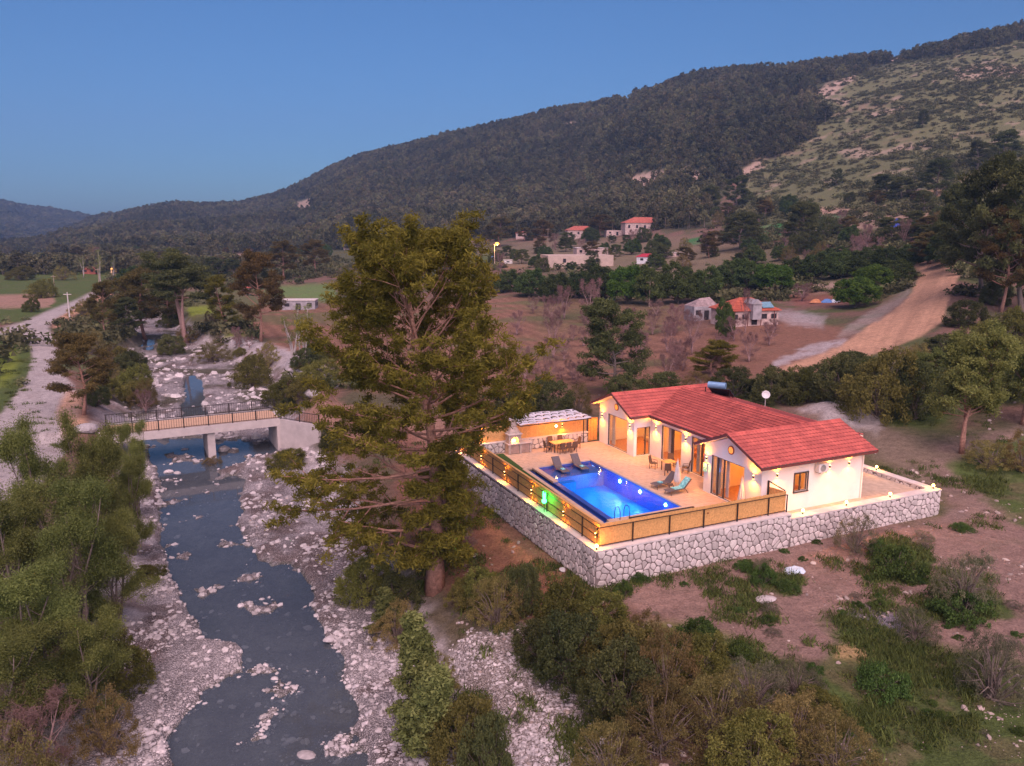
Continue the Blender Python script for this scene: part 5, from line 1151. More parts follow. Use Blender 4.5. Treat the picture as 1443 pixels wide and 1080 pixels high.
def make_bush(name, seed, H, R, nc=120, clump=.5, per=90, leaf=.16, lw=.5, flat=.85, bark=None, leafm=None, base=.0, stem=.5, lump=.28, up=None, shell=.45, trunk=0.0):
    """dense dome of leaf clumps carried on stems fanning out from the root"""
    rng = np.random.default_rng(seed); wb = MB(); C = []; R_ = []
    LB = rng.normal(size=(7, 3)); LB[:, 2] = np.abs(LB[:, 2])*.7+.1; LB /= np.linalg.norm(LB, axis=1)[:, None]
    for i in range(nc):
        az = i*2.39996+rng.normal()*.3; el = math.asin(min(1, (rng.random()**.8))); d = np.array([math.cos(az)*math.cos(el), math.sin(az)*math.cos(el), math.sin(el)])
        l = max(0, (LB@d).max())**6; r = (.62+lump*l+.14*rng.random())*(1 if rng.random() < .72 else rng.random()**.5)
        p = np.array([d[0]*R*r, d[1]*R*r, base*H+(H*(1-base))*(d[2]*r*.95+.05)]); C.append(p); R_.append(.75+.5*rng.random())
        if i % 3 == 0:
            root = np.array([rng.normal()*.08*R, rng.normal()*.08*R, base*H*.6]); mid = root*.5+p*.5+np.array([0, 0, .12*H])*(1 if rng.random() < .6 else -.3)
            wb.tube([root, mid, p*(1.04 if rng.random() < .3 else .97)], [.035*stem*R, .022*stem*R, .006], 4, cap=False)
    if trunk:
        for k in range(2): wb.tube([(0, 0, -.2), (rng.normal()*.05*R, rng.normal()*.05*R, base*H), (rng.normal()*.3*R, rng.normal()*.3*R, H*.7)], [trunk, trunk*.75, .03], 7, cap=False)
    C = np.array(C); V, F, T = clump_cloud(C, clump*np.array(R_), per, leaf, lw, rng, flat, shell, up)
    k = V[:, 2] < -.05; V[k, 2] = -.05
    return MB2mesh(wb, name+'_stems', bark), np_mesh(name+'_leaves', V, F, [leafm], tint=T)
def B_(key, seed, H, R, **kw):
    PROTO[key] = (make_bush(key, seed, H, R, **kw), H*1.05, R)
def M_(key, seed, H, R, **kw):
    PROTO[key] = (make_tree(key, seed, H, R, **kw), H, R)
pineprof = lambda h: float(np.interp(h, [0, .2, .55, .8, 1], [.75, 1, .85, .6, .2]))
M_('pine_a', 21, 12, 4.0, nl=30, h0=.22, prof=pineprof, el=(-.05, .8), nsub=4, clump=.95, per=90, leaf=.36, lw=.3, flat=.5, bark=BARKR, leafm=PINE)
M_('pine_b', 22, 12, 4.2, nl=28, h0=.28, prof=pineprof, el=(0, .7), nsub=4, clump=1.0, per=90, leaf=.36, lw=.3, flat=.45, bark=BARKR, leafm=PINER)
M_('pine_c', 23, 12, 4.4, nl=30, h0=.16, prof=lambda h: float(np.interp(h, [0, .3, .7, 1], [.9, 1, .7, .15])), el=(0, .7), nsub=4, clump=1.05, per=90, leaf=.38, lw=.32, flat=.55, bark=BARKG, leafm=PINED)
B_('green_a', 31, 6, 3.1, nc=150, clump=.68, per=84, leaf=.26, lw=.6, bark=BARKG, leafm=GREEN, base=.14, trunk=.13, lump=.34)
B_('green_b', 32, 6, 3.3, nc=150, clump=.68, per=84, leaf=.26, lw=.6, bark=BARKG, leafm=leaf_mat('leaves_orchard', (.035, .055, .015), (.095, .13, .035), .3), base=.14, trunk=.13, lump=.36)
M_('willow_a', 41, 10, 3.4, nl=40, h0=.10, prof=lambda h: float(np.interp(h, [0, .35, .8, 1], [.8, 1, .7, .25])), el=(.35, 1.1), lift=.5, nsub=5, clump=.82, per=230, leaf=.12, lw=.42, flat=1.0, bark=BARKG, leafm=WILL, trunks=4, spread=.16, tr=.009, up=(0, 0, .4), shell=.0)
M_('willow_b', 42, 10, 3.2, nl=38, h0=.14, prof=lambda h: float(np.interp(h, [0, .4, .8, 1], [.7, 1, .75, .3])), el=(.4, 1.2), lift=.45, nsub=5, clump=.82, per=230, leaf=.12, lw=.42, flat=1.1, bark=BARKG, leafm=WILL, trunks=5, spread=.18, tr=.008, up=(0, 0, .4), shell=.0)
B_('bush_a', 51, 3.4, 2.2, nc=150, clump=.42, per=110, leaf=.13, lw=.5, bark=BARKG, leafm=MAQ)
B_('bush_d', 57, 3.4, 2.2, nc=130, clump=.46, per=110, leaf=.14, lw=.5, bark=BARKG, leafm=MAQ, lump=.4)
B_('bush_b', 52, 3.4, 2.3, nc=150, clump=.38, per=84, leaf=.13, lw=.4, bark=BARKG, leafm=BRN, shell=.25, stem=.6, up=(0, 0, .35))
B_('bush_c', 53, 3.4, 2.2, nc=150, clump=.42, per=110, leaf=.14, lw=.5, bark=BARKG, leafm=PINED, lump=.36)
B_('olive', 54, 3.2, 2.0, nc=150, clump=.32, per=70, leaf=.12, lw=.28, flat=1.1, bark=BARKG, leafm=OLIVE, shell=.2, stem=.8, up=(0, 0, .5), base=.06)
M_('bare_a', 61, 5.5, 2.8, nl=30, h0=.12, el=(.4, 1.2), lift=.5, nsub=6, clump=.42, per=16, leaf=.22, lw=.10, flat=1, bark=TWIG, leafm=PURP, trunks=3, spread=.25, tr=.014, subL=.6, shell=.0)
M_('poplar', 62, 7.5, 1.1, nl=30, h0=.35, el=(.9, 1.3), lift=.3, nsub=3, clump=.35, per=10, leaf=.14, lw=.3, flat=1.4, bark=BARKW, leafm=WILL, trunks=4, spread=.12, tr=.010, subL=.5)
B_('herb', 63, .9, 1.1, nc=80, clump=.24, per=80, leaf=.11, lw=.4, flat=.7, bark=BARKG, leafm=leaf_mat('leaves_herb', (.04, .075, .015), (.10, .15, .035), .25), up=(0, 0, .4))
M_('right_tree', 64, 9.5, 4.2, nl=40, h0=.32, prof=lambda h: float(np.interp(h, [0, .4, .8, 1], [.8, 1, .8, .4])), el=(.2, 1.0), nsub=5, clump=.72, per=70, leaf=.22, lw=.5, flat=.8, bark=BARKR, leafm=WILL, trunks=2, spread=.28, tr=.018, shell=.3)
M_('sapling', 65, 4.2, .95, nl=40, h0=.06, prof=lambda h: 1.05-.8*h, el=(.2, .8), nsub=3, clump=.30, per=46, leaf=.15, lw=.55, flat=.7, bark=BARKG, leafm=leaf_mat('leaves_sapling', (.085, .105, .03), (.20, .21, .07)), trunks=1, tr=.01)
def umbr(h): return float(np.interp(h, [0, .5, 1], [.9, 1, .7]))
M_('umbrella', 66, 12.5, 5.2, nl=26, h0=.66, prof=umbr, el=(.1, .7), lift=.25, nsub=6, clump=1.1, per=90, leaf=.38, lw=.3, flat=.38, bark=mat('bark_pink', (.42, .25, .22), .9, .2, 5), leafm=PINED, trunks=2, spread=.16, tr=.03)
used = {}
def put(key, u, v, top, wpx, label, cat='bush', group=None, rot=None, name=None, y=None, sink=.1):
    """v = photo row of the base (or y = distance), top = photo row of the top, wpx = crown width in photo pixels"""
    p = at_y(u, y) if y else place(u, v, 24)
    (mesh, H0, R0) = PROTO[key]; D = p.y*CT+(HC-p.z)*ST
    Ht = max(.3, z_of(top, p.y)-p.z); Wd = wpx/FP*D
    sx = Wd/(2*R0*1.02); sz = Ht/H0
    t = thing(name or {'tree': 'tree', 'bush': 'bush', 'plant': 'plant'}[cat], label, cat, p-Vector((0, 0, sink)), rot if rot is not None else random.random()*6.28, group)
    t.scale = (sx, sx, sz)
    add_obj('trunk' if cat == 'tree' else 'stems', mesh[0], t)
    if mesh[1] is not None: add_obj('crown' if cat == 'tree' else 'foliage', mesh[1], t)
    return t
random.seed(20)
# the tall pine by the stream
hp = place(612, 830); t = thing('pine_tree', 'tallest pine, olive green and wide, leaning over the stream bank left of the villa', 'tree', hp-Vector((0, 0, .3)), 0)
t.rotation_euler = (0, math.radians(-2.5), 0)
t.scale = (1, 1, (z_of(366, hp.y)-hp.z)/21.0); add_obj('trunk', hero[0], t); add_obj('crown', hero[1], t)
# left bank, close to the camera
G = 'leafy trees crowding the near left bank'
for i, (u, y, top, w, k) in enumerate(((20,38,690,190,'willow_a'),(80,43,602,150,'willow_b'),(140,47,585,140,'willow_a'),(188,52,640,95,'willow_b'),(115,38,690,190,'willow_b'),(168,42,700,130,'willow_a'),(45,33,790,220,'willow_b'),(130,33,860,170,'willow_a'),(-40,44,620,170,'willow_a'),(5,30,900,220,'willow_b'),(196,60,600,80,'willow_b'))):
    put(k, u, 0, top, w, ['light green willow at the left edge, half way up the leafy bank', 'tall pale green willow in front of the grey road', 'tallest light willow of the left bank, in front of the bridge end', 'slim willow touching the left end of the bridge', 'broad willow in the middle of the left bank crowd', 'willow leaning over the water below the bridge', 'dense willow low on the left bank above the purple shrubs', 'low willow spreading over the gravel at lower left', 'willow cut by the left picture edge beside the road', 'bottom left corner willow, lowest of the bank', 'thin willow in front of the left bridge abutment'][i], 'tree', name='willow_tree', y=y)
for i, (u, y, top, w, k, l) in enumerate(((60,29,985,190,'bare_a','purple budding shrub at the bottom left corner'),(150,31,965,110,'bush_b','brown shrub at the foot of the left bank beside the gravel'),(20,27,1010,150,'bush_b','brown leafy shrub in the very bottom left corner'),(205,49,800,70,'bush_a','dark green shrub hanging over the water line on the left'),(170,36,880,90,'bush_a','dark low shrub under the willows beside the left gravel bar'))):
    put(k, u, 0, top, w, l, y=y)
# under and right of the tall pine
L = (('bush_a',515,842,770,85,'dark green shrub left of the tall pine trunk'),('bush_c',560,862,806,70,'very dark shrub right at the foot of the tall pine'),('bush_b',560,905,840,80,'reddish brown shrub below the tall pine'),('bush_a',655,850,806,60,'green shrub just right of the tall pine trunk'),
 ('bare_a',655,800,690,90,'leafless red twiggy shrub between tall pine and stone wall'),('bush_b',700,880,800,90,'brown shrub at the top of the gravel strip'),('bush_a',680,850,785,70,'round green shrub above the gravel strip'),('bush_c',740,860,790,60,'small dark shrub near the wall corner rubble'),
 ('sapling',590,1010,868,80,'light green sapling standing in the gravel below the pine'),('sapling',612,1070,940,90,'bushy light green sapling lower on the gravel bank'),('sapling',545,890,830,50,'pale sapling at the water side of the pine shrubs'),('bush_a',655,1075,955,110,'grey green shrub between the two gravel strips at the bottom'),('bush_b',620,980,915,60,'thin brown shrub beside the light green sapling'),('bush_c',690,1130,1000,90,'dark shrub at the bottom edge of the gravel strip'),
 ('bush_a',790,905,800,100,'olive tipped bush nearest the wall corner'),('bush_c',760,930,870,80,'dark bush at the upper edge of the gravel strip'),('bush_a',835,900,818,110,'grey green bush right below the wall corner'),('bush_c',800,965,860,120,'large very dark bush above the gravel strip'),('bush_a',870,960,850,120,'dense dark bush in the middle of the thicket'),('bush_b',905,915,850,70,'brownish bush on the upper edge of the thicket'),('bush_c',875,1010,900,120,'dark bush at the right side of the gravel strip end'),
 ('bush_b',940,990,880,130,'brown grey bush in the thicket below the bare soil'),('bush_a',985,965,880,100,'yellow green bush on the upper rim of the thicket'),('bush_b',930,1060,950,150,'brown bush at the bottom of the thicket'),('bush_b',1010,1040,930,140,'wide brown bush at bottom centre right'),('olive',1060,1000,915,120,'grey brown bush with pale twigs in the lower thicket'),('bush_a',1060,1090,980,130,'green brown bush at the bottom edge'),('bush_b',1120,1060,960,130,'bronze coloured bush at the bottom edge right of centre'),('bush_b',860,1100,1000,120,'brown bush at the bottom edge near the gravel'),
 ('bush_b',1180,1090,990,130,'bronze bush at the bottom edge below the grass'),('olive',1120,980,925,90,'sparse grey bush between thicket and grass'),('bush_a',1150,1010,955,70,'small yellow green bush next to the grass edge'),
 ('olive',1205,778,715,66,'grey olive bush against the low stone wall'),('olive',1357,862,758,92,'round grey green olive tree on the bare ground at right'),('olive',1395,985,868,110,'pale dry olive bush near the right edge'),('olive',1290,900,850,70,'thin greyish shrub beside the damp hollow'),('herb',1262,812,768,86,'low bright green clump between olive bush and olive tree'),('herb',1355,872,832,90,'flat green clump under the grey olive tree'),('herb',1240,782,758,50,'small green clump beside the wall bush'),
 ('herb',1075,822,792,44,'green clump beside the small pale sheet'),('olive',1072,808,780,30,'small grey shrub on the soil below the stone wall'),('herb',1110,832,815,44,'low green weeds right of the grey shrub'),('herb',878,840,815,34,'bright green weed clump at the foot of the wall corner'),('herb',985,905,868,80,'yellow green clump at the left end of the bare soil'),('herb',1040,930,900,60,'low green clump at the rim of the bare soil'),('herb',1240,975,935,90,'yellow flowering clump in the grass'))
for k, u, v, top, w, l in L: put(k, u, v, top, w, l, 'plant' if k == 'herb' else ('tree' if k == 'sapling' or 'olive tree' in l and 'clump' not in l else 'bush'), name={'herb': 'weed_clump', 'sapling': 'sapling', 'olive': 'olive_bush'}.get(k))
# behind the villa
L = (('bush_c',715,598,540,90,'dark bush behind the shade canopy, leftmost of the hedge'),('bush_c',770,590,530,80,'dark bush rising behind the middle of the shade canopy'),('bush_b',812,585,535,60,'brown bush behind the right end of the shade canopy'),('bush_c',880,570,528,70,'dark bush behind the left gable roof'),('bush_c',935,560,522,70,'dark bush behind the middle of the long roof ridge'),
 ('bush_b',985,556,520,70,'brown leafy bush behind the solar heater'),('bush_c',1035,558,515,70,'dark bush between solar heater and satellite dish'),('bush_c',1090,568,515,80,'dark bush behind the satellite dish'),('bush_a',1135,568,508,80,'green brown bush left of the gravel heaps'),('bush_c',1185,572,495,90,'dark bush behind the gravel heaps'),('bush_a',1240,590,468,110,'big dark round bush behind the gravel heaps'),('bush_c',1215,560,500,70,'dark bush in the gap behind the big round bush'),
 ('bush_c',1285,590,500,80,'dark bush left of the forked tree'),('bush_b',1395,660,615,80,'heap of purple brown brushwood beside the forked tree'),('bush_b',1440,665,600,70,'purple brown brushwood at the right edge'))
for k, u, v, top, w, l in L: put(k, u, v, top, w, l)
L = (('right_tree',1355,640,478,140,'loose green tree with a forked trunk right of the villa'),('right_tree',1440,600,490,110,'green tree at the right edge behind the forked tree'),('right_tree',1300,560,500,80,'small green tree between big bush and forked tree'),
 ('pine_c',857,560,424,98,'olive brown young pine behind the left gable, tallest there'),('pine_a',1008,533,482,68,'round bushy young pine above the solar heater'),
 ('bare_a',830,452,396,60,'leafless lilac tree in the red field, in front of the hedge'),('bare_a',795,450,405,50,'leafless tree left of the lilac one in the red field'),('bare_a',780,505,440,60,'bare young tree in the ploughed field right of the tall pine'),('bare_a',900,520,470,60,'bare twiggy tree right of the olive brown pine'),('bare_a',975,500,440,60,'bare tree left of the old red roofed house'),('bare_a',950,470,430,50,'bare grey tree beside the ruined shed'),
 ('bare_a',740,535,490,50,'bare shrub at the right side of the tall pine crown'),('bare_a',925,445,425,50,'bare reddish shrub by the utility pole'),('bare_a',1130,425,400,50,'russet bare shrub right of the old house'),('green_b',1022,472,418,30,'slim dark tree before the left side of the old house'),('green_b',1022,478,445,26,'small shrub at the corner of the old house'),('bare_a',1050,470,410,28,'bare tree touching the front of the old house'),
 ('bare_a',880,470,440,55,'grey lilac shrub in the middle of the red field'),('bare_a',940,540,500,60,'bare shrub behind the long roof'),('bare_a',1090,470,450,40,'bare shrub in front of the old house yard'))
for k, u, v, top, w, l in L: put(k, u, v, top, w, l, 'tree', name={'bare_a': 'bare_tree', 'pine_c': 'pine_tree', 'pine_a': 'pine_tree'}.get(k))
# green row across the middle
G = 'green orchard trees in the row across the valley'
row = [(712,412,378,50,'green_b'),(745,418,376,56,'green_b'),(780,425,382,55,'green_b'),(815,420,380,50,'green_b'),(850,425,368,60,'green_b'),(885,428,366,62,'green_a'),(920,430,370,55,'green_b'),(955,428,366,62,'green_b'),(990,425,372,56,'green_b'),(1025,405,362,56,'green_b'),(1060,410,362,56,'green_b'),(1090,412,366,58,'green_a'),(1120,398,360,46,'green_b'),(1150,396,352,50,'green_b'),(1185,392,350,48,'green_b'),(1220,388,348,52,'green_b'),(1250,385,345,50,'green_b'),(1205,434,384,66,'green_a'),(1232,410,368,60,'green_a'),(1262,400,362,50,'green_b'),(1180,372,345,48,'green_b'),(1235,372,345,48,'green_b'),(1290,366,338,52,'green_b')]
words_ = ['darkest green', 'mid green', 'dull green', 'brownish green']
for i, (u, v, top, w, k) in enumerate(row):
    ref = ('left of the utility pole' if u < 915 else 'between utility pole and old house' if u < 1000 else 'behind the old house' if u < 1100 else 'left of the dirt road')
    nth = sum(1 for r in row[:i] if (('left of the utility pole' if r[0] < 915 else 'between utility pole and old house' if r[0] < 1000 else 'behind the old house' if r[0] < 1100 else 'left of the dirt road') == ref))
    put(k, u, v, top, w, '%s round tree %s, %s of its stretch' % ('bright green' if k == 'green_a' else 'dark green', ref, ['first', 'second', 'third', 'fourth', 'fifth', 'sixth', 'seventh', 'eighth', 'ninth', 'tenth', 'eleventh', 'twelfth'][nth]), 'tree', G)
# pines of the valley and the slope
L = (('pine_c',1130,352,286,52,'solitary dark pine with pale trunk left of the green field'),('pine_c',1045,352,300,62,'wide dark pine in front of the slope, left of the green field'),('pine_c',1320,276,224,46,'round dark pine on the slope above the dirt road'),('pine_c',1375,240,198,30,'pointed dark pine on the right slope, lower of the pair'),('pine_c',1415,232,184,46,'tall pointed pine near the right edge on the slope'),('pine_c',1245,282,246,42,'dark pine clump left of the round slope pine'),
 ('pine_c',1270,280,250,40,'dark pine right beside the pine clump on the slope'),('pine_c',1040,292,248,36,'dark pine below the pale landslip'),('pine_c',1000,296,262,34,'small dark pine left of the landslip pine'),('pine_b',705,348,308,44,'reddish dark pine beside the lit street lamp'),('pine_b',765,352,312,32,'reddish pine right of the street lamp'),('pine_b',847,334,304,38,'dark red pine between the pink houses'),('pine_b',400,395,342,44,'dark reddish pine behind the grey hut, left one'),('pine_b',445,388,340,40,'dark reddish pine behind the grey hut, right one'),
 ('pine_b',368,482,360,70,'red brown pine with two trunks left of the tall pine'),('pine_a',312,470,392,44,'thin olive pine between umbrella pine and red brown pine'),('pine_b',205,480,384,85,'dense dark pine over the stream bend'),('pine_b',150,478,400,42,'narrow reddish pine beside the grey road'),('pine_c',180,470,420,44,'low dark pine left of the dense one'),('pine_b',238,462,398,50,'dark red pine behind the umbrella pine trunk'),('umbrella',262,484,368,112,'flat topped umbrella pine with bare pink forked trunk'),
 ('pine_b',118,585,474,88,'rust coloured half bare tree beside the grey road'),('pine_c',1385,420,222,95,'huge dark pine at the top of the dirt road, left one'),('pine_c',1440,440,215,110,'huge dark pine at the right edge above the dirt road'),('pine_c',1345,385,262,66,'dark pine directly left of the huge pair'),('pine_b',1410,440,300,80,'brownish pine in front of the huge pair'),('pine_c',1300,300,268,30,'small pine on the slope above the earth bank'),('pine_c',1180,262,238,16,'tiny dark pine high on the open slope'),('pine_c',1300,180,155,16,'lone tiny pine in the middle of the open slope'))
for k, u, v, top, w, l in L: put(k, u, v, top, w, l, 'tree', name='pine_tree')
L = (('bush_a',1385,520,440,90,'green bush right of the dirt road bend'),('bush_c',1330,500,470,70,'dark bush at the inner side of the dirt road bend'),('bush_a',1430,500,420,80,'olive bush at the right edge under the huge pines'),('bush_c',1360,460,420,60,'dark bush beside the upper dirt road'),('bush_a',1420,560,500,90,'green bush at the right edge below the road'),('bush_c',1400,430,395,50,'dark undergrowth at the foot of the huge pines'),('bush_a',1345,560,505,80,'green bush behind the forked tree'),('bush_b',1290,520,480,60,'brown bush on the dirt road verge'),('bush_c',1200,530,492,60,'dark bush on the near verge of the dirt road'),('bush_c',1150,548,512,60,'dark bush where the dirt road passes behind the hedge'),
 ('bush_a',190,560,505,60,'green shrub on the left stream bank before the bridge'),('bush_b',205,575,530,50,'purplish shrub left of the stream before the bridge'),('bush_a',355,545,492,64,'round green shrub on the white rocks beyond the bridge'),('bush_a',400,568,525,60,'green shrub near the right end of the bridge'),('bush_a',430,560,522,50,'bushy shrub above the bridge end'),('bush_b',300,510,478,60,'brown shrub on the right bank upstream'),('bush_c',240,500,470,46,'dark shrub at the stream bend'),('bush_a',150,560,520,50,'low green shrub under the rust coloured tree'),('bush_a',170,520,480,46,'green shrub along the upper left bank'),('bush_b',130,500,460,44,'purplish shrub on the inner side of the grey road'),
 ('bush_a',405,655,628,60,'low green shrub at the foot of the bridge wing wall'),('bush_c',470,640,600,50,'dark shrub behind the left branches of the tall pine'),('bush_b',300,656,640,34,'red brown shrub at the foot of the bridge pier'),('bush_b',120,445,418,50,'bare brown shrub along the far grey road'),('bush_b',230,420,385,50,'grey brown thicket left of the umbrella pine crown'),('bush_a',60,420,388,46,'dark green tree in the left green field'),('bush_a',30,395,370,40,'shrub on the far edge of the left green field'),('bush_a',45,440,415,24,'small green bush between the two left field strips'),('bush_b',90,395,372,36,'russet bush at the end of the left green field'),
 ('bush_a',450,540,500,70,'green shrub behind the left side of the tall pine'),('bush_a',345,600,588,20,'tiny shrub under the bridge span'))
for k, u, v, top, w, l in L: put(k, u, v, top, w, l)
for i, (u, v) in enumerate(((412, 512), (427, 515))): put('poplar', u, v, 425, 42, ['slim white-stemmed young trees on the rock bank, left clump', 'slim white-stemmed young trees on the rock bank, right clump'][i], 'tree', name='poplar_tree')
for i, (u, v, top) in enumerate(((142, 400, 350), (118, 392, 358), (160, 392, 358))): put('poplar', u, v, top, 14, ['tallest bare poplar at the far end of the grey road', 'bare poplar left of the tallest one by the far road', 'bare poplar right of the tallest one by the far road'][i], 'tree', name='poplar_tree')
# hundreds of unremarkable trees of the valley floor, one by one
rng = random.Random(77); VG = 'small trees scattered over the far valley floor'; cnt = 0; tries = 0
KEEP = [ZONES[k][0] for k in (21, 22, 23, 24, 25, 26, 27, 31, 33, 34, 36, 39, 40, 41)]
while cnt < 260 and tries < 6000:
    tries += 1; u = rng.uniform(0, 1430); v = rng.uniform(338, 425)
    if u > 1000: v = rng.uniform(285, 375)
    if u > 600 and u < 1000 and v > 385: continue
    if any(sdist(np.array([u]), np.array([v]), p)[0] > -3 for p in KEEP): continue
    p = place(u, v, 90)
    if p.y < 130 or p.y > 600: continue
    ppm = FP/p.y; h = rng.uniform(3.5, 8)
    area = 'in the left fields' if u < 170 else 'between stream and village' if u < 600 else 'around the village' if u < 960 else 'on the lower right slope'
    k = rng.choice(['green_b', 'green_b', 'pine_c', 'bush_c', 'bare_a', 'pine_b', 'bush_b'])
    put(k, u, 0, v-h*ppm, h*ppm*1.15, '%s %s %s, one of many alike' % ('low' if h < 5 else 'middling' if h < 6.5 else 'taller', {'green_b': 'round dull green tree', 'pine_c': 'dark pine', 'bush_c': 'dark dense tree', 'bare_a': 'bare lilac tree', 'pine_b': 'brownish pine', 'bush_b': 'brown twiggy tree'}[k], area), 'tree', VG, y=p.y); cnt += 1
rng = random.Random(5); FG = 'leafless orchard trees in the red ploughed field'; FZ = [(740,440),(960,470),(1100,470),(1080,520),(960,545),(760,540),(700,470)]; n_ = 0
while n_ < 46:
    u = rng.uniform(690, 1110); v = rng.uniform(435, 545)
    if sdist(np.array([u]), np.array([v]), FZ)[0] < 0 or (960 < u < 1100 and v < 470): continue
    w = rng.uniform(26, 52); put('bare_a', u, v, v-w*rng.uniform(.55, .8), w, '%s leafless tree in the red ploughed field behind the villa' % ('small' if w < 35 else 'spreading'), 'tree', FG, name='bare_tree'); n_ += 1
rng = random.Random(6); n_ = 0; WG = 'shrubs along the stream banks beyond the bridge'
while n_ < 40:
    u = rng.uniform(120, 470); v = rng.uniform(450, 585); p = place(u, v, 24); _ = gz(p.x, p.y); c_ = float(ground_z.chan[0])
    if c_ > 1.5 or c_ < -9 or (u < 130 and v > 470) or p.y < 84: continue
    w = rng.uniform(20, 46); k = rng.choice(['bush_a', 'bush_b', 'bush_c', 'bare_a', 'bush_d']); put(k, u, v, v-w*rng.uniform(.6, .9), w, '%s shrub on the stony stream bank beyond the bridge' % {'bush_a': 'green', 'bush_b': 'brown', 'bush_c': 'dark', 'bare_a': 'purplish bare', 'bush_d': 'olive'}[k], 'bush', WG); n_ += 1
rng = random.Random(8); HG = 'weed clumps dotted over the bare soil'; n_ = 0
while n_ < 60:
    u = rng.uniform(850, 1443); v = rng.uniform(740, 1060); p = place(u, v, 24); ground_z(np.array([p.x]), np.array([p.y]))
    if float(ground_z.pad[0]) > -.6 or (v > 900 and u < 1120): continue
    w = rng.uniform(14, 38); put(rng.choice(['herb', 'herb', 'olive', 'herb']), u, v, v-w*rng.uniform(.3, .5), w, '%s weed clump on the bare soil right of the thicket' % ('tiny' if w < 22 else 'small' if w < 30 else 'larger'), 'plant', HG, name='weed_clump'); n_ += 1
# grass blades and herbs over the green patches
def scat_grass():
    rng = np.random.default_rng(9); blades = []
    GM = leaf_mat('grass_blades', (.05, .07, .018), (.13, .155, .04), .3)
    for k in range(3):
        n = 46; P = np.stack([rng.normal(size=n)*.16, rng.normal(size=n)*.16, np.full(n, .07)], 1); V, F = leaf_tris(P, .26, .16, rng, (0, 0, 1)); V[:, 2] = np.maximum(V[:, 2], -.02)
        blades.append(bpy.data.objects.new('tuft_%s' % 'abc'[k], np_mesh('tuft', V, F, [GM], tint=rng.random(len(F)))))
    n = 60000; u = rng.uniform(-20, 1460, n); y = 1/(1/120+(1/27-1/120)*rng.random(n)); x = (u-U0)*CT/FP*y; z = ground_z(x, y); c = ground_z.chan.copy(); pd = ground_z.pad.copy(); uu, vv = proj(x, y, z)
    g = np.zeros(n)
    for poly, col, st, so, y0, y1 in ZONES:
        if col in (GRASS, YEL): g = np.maximum(g, np.where((y > y0) & (y < y1), sstep(-8, 6, sdist(uu+fbm(x, y, 3, .5)*30, vv+fbm(x+4, y, 3, .5)*20, poly)), 0))
    g = g*np.where(x > 9, .55, 1)*np.clip(.5+3.6*fbm(x+40, y, 5, 1/4.5), .02, 1); g = np.maximum(g, .25*sstep(.02, .2, fbm(x, y, 4, 1/3.))*(y < 90))
    m = (rng.random(n) < g) & (c < -1.5) & (pd < -.1)
    P = np.stack([x, y, z], 1)[m]; k = len(P); s = .7+1.0*rng.random(k); print('grass', k)
    scatter('grass', P, blades, np.stack([s*1.3, s*1.3, s], 1), np.stack([np.zeros(k), np.zeros(k), rng.random(k)*6.28], 1), rng.integers(0, 3, k), 'green grass and weed tufts over the open ground', 'grass')
scat_grass()
# ================================================================== BRIDGE, OLD HOUSE, VILLAGE, POLES
def rot_thing(name, label, cat, p, q, z):
    """thing whose local x axis runs from p to q (world xy)"""
    d = np.array(q)-np.array(p); return thing(name, label, cat, (p[0], p[1], z), math.atan2(d[1], d[0])), float(np.hypot(*d))
b0 = un(150, 617, -1.05)[:2]; b1 = un(394, 592, -1.05)[:2]; b2 = un(448, 600.5, -1.05)[:2]
t, Lb = rot_thing('bridge', 'pale concrete road bridge with dark railings crossing the stream', 'bridge', b0, b1, -1.05)
BC = mat('bridge_concrete', (.50, .43, .41), .9, .12, 1.2, .006, 20); RD = mat('bridge_road', (.52, .33, .22), .9, .12, 2)
mb = MB(); mb.box(0, Lb, 0, 5.2, -.62, 0); mb.build('deck', BC, t)
mb = MB(); mb.box(0, Lb, .45, 4.75, .004, .05); mb.build('roadway', RD, t)
mb = MB(); mb.box(0, Lb, 4.78, 5.2, .004, .12); mb.build('kerb', BC, t); mb = MB(); mb.box(0, Lb, .0, .42, .004, .12); mb.build('kerb', BC, t)
pl_ = un(297, 640, -4.3)[:2]-b0; ux = (b1-b0)/Lb; px_ = float(pl_@ux)
mb = MB(); mb.box(px_-.35, px_+.35, .3, 4.9, -5.5, -.625); mb.build('pier', BC, t)
mb = MB(); mb.box(Lb-.3, Lb+.6, .02, 5.2, -5.5, -.63); mb.box(Lb+.001, Lb+.6, .02, 5.2, -.63, -.003); mb.build('abutment', BC, t)
mb = MB(); mb.box(-.8, .2, .02, 5.2, -5.5, -.63); mb.build('abutment', BC, t)
def railing(t, p, q, z, n, far=False):
    p = Vector((*p, z)); q = Vector((*q, z)); L = (q-p).length
    for i in range(n+1):
        c = p.lerp(q, i/n); mb = MB(); mb.box(c.x-.05, c.x+.05, c.y-.05, c.y+.05, z, z+1.05); mb.build('railing_post', BLK, t)
    for h in (.12, 1.0):
        mb = MB(); mb.beam(p+Vector((0, 0, h)), q+Vector((0, 0, h)), .05, .05); mb.build('rail', BLK, t)
    mb = MB(); k = int(L/.22)
    for i in range(k):
        c = p.lerp(q, (i+.5)/k); mb.box(c.x-.014, c.x+.014, c.y-.014, c.y+.014, z+.12, z+1.0)
    mb.build('baluster', BLK, t, kind='stuff')
railing(t, (0, .2), (Lb, .2), .12, 7); railing(t, (0, 5.0), (Lb+.4, 5.0), .12, 7)
ang = math.atan2((b1-b0)[1], (b1-b0)[0]); R2 = np.array([[math.cos(-ang), -math.sin(-ang)], [math.sin(-ang), math.cos(-ang)]])
e = R2@(b2-b0)
mb = MB(); d = Vector((e[0]-Lb, e[1], 0)); n_ = Vector((-d.y, d.x, 0)).normalized()*.35
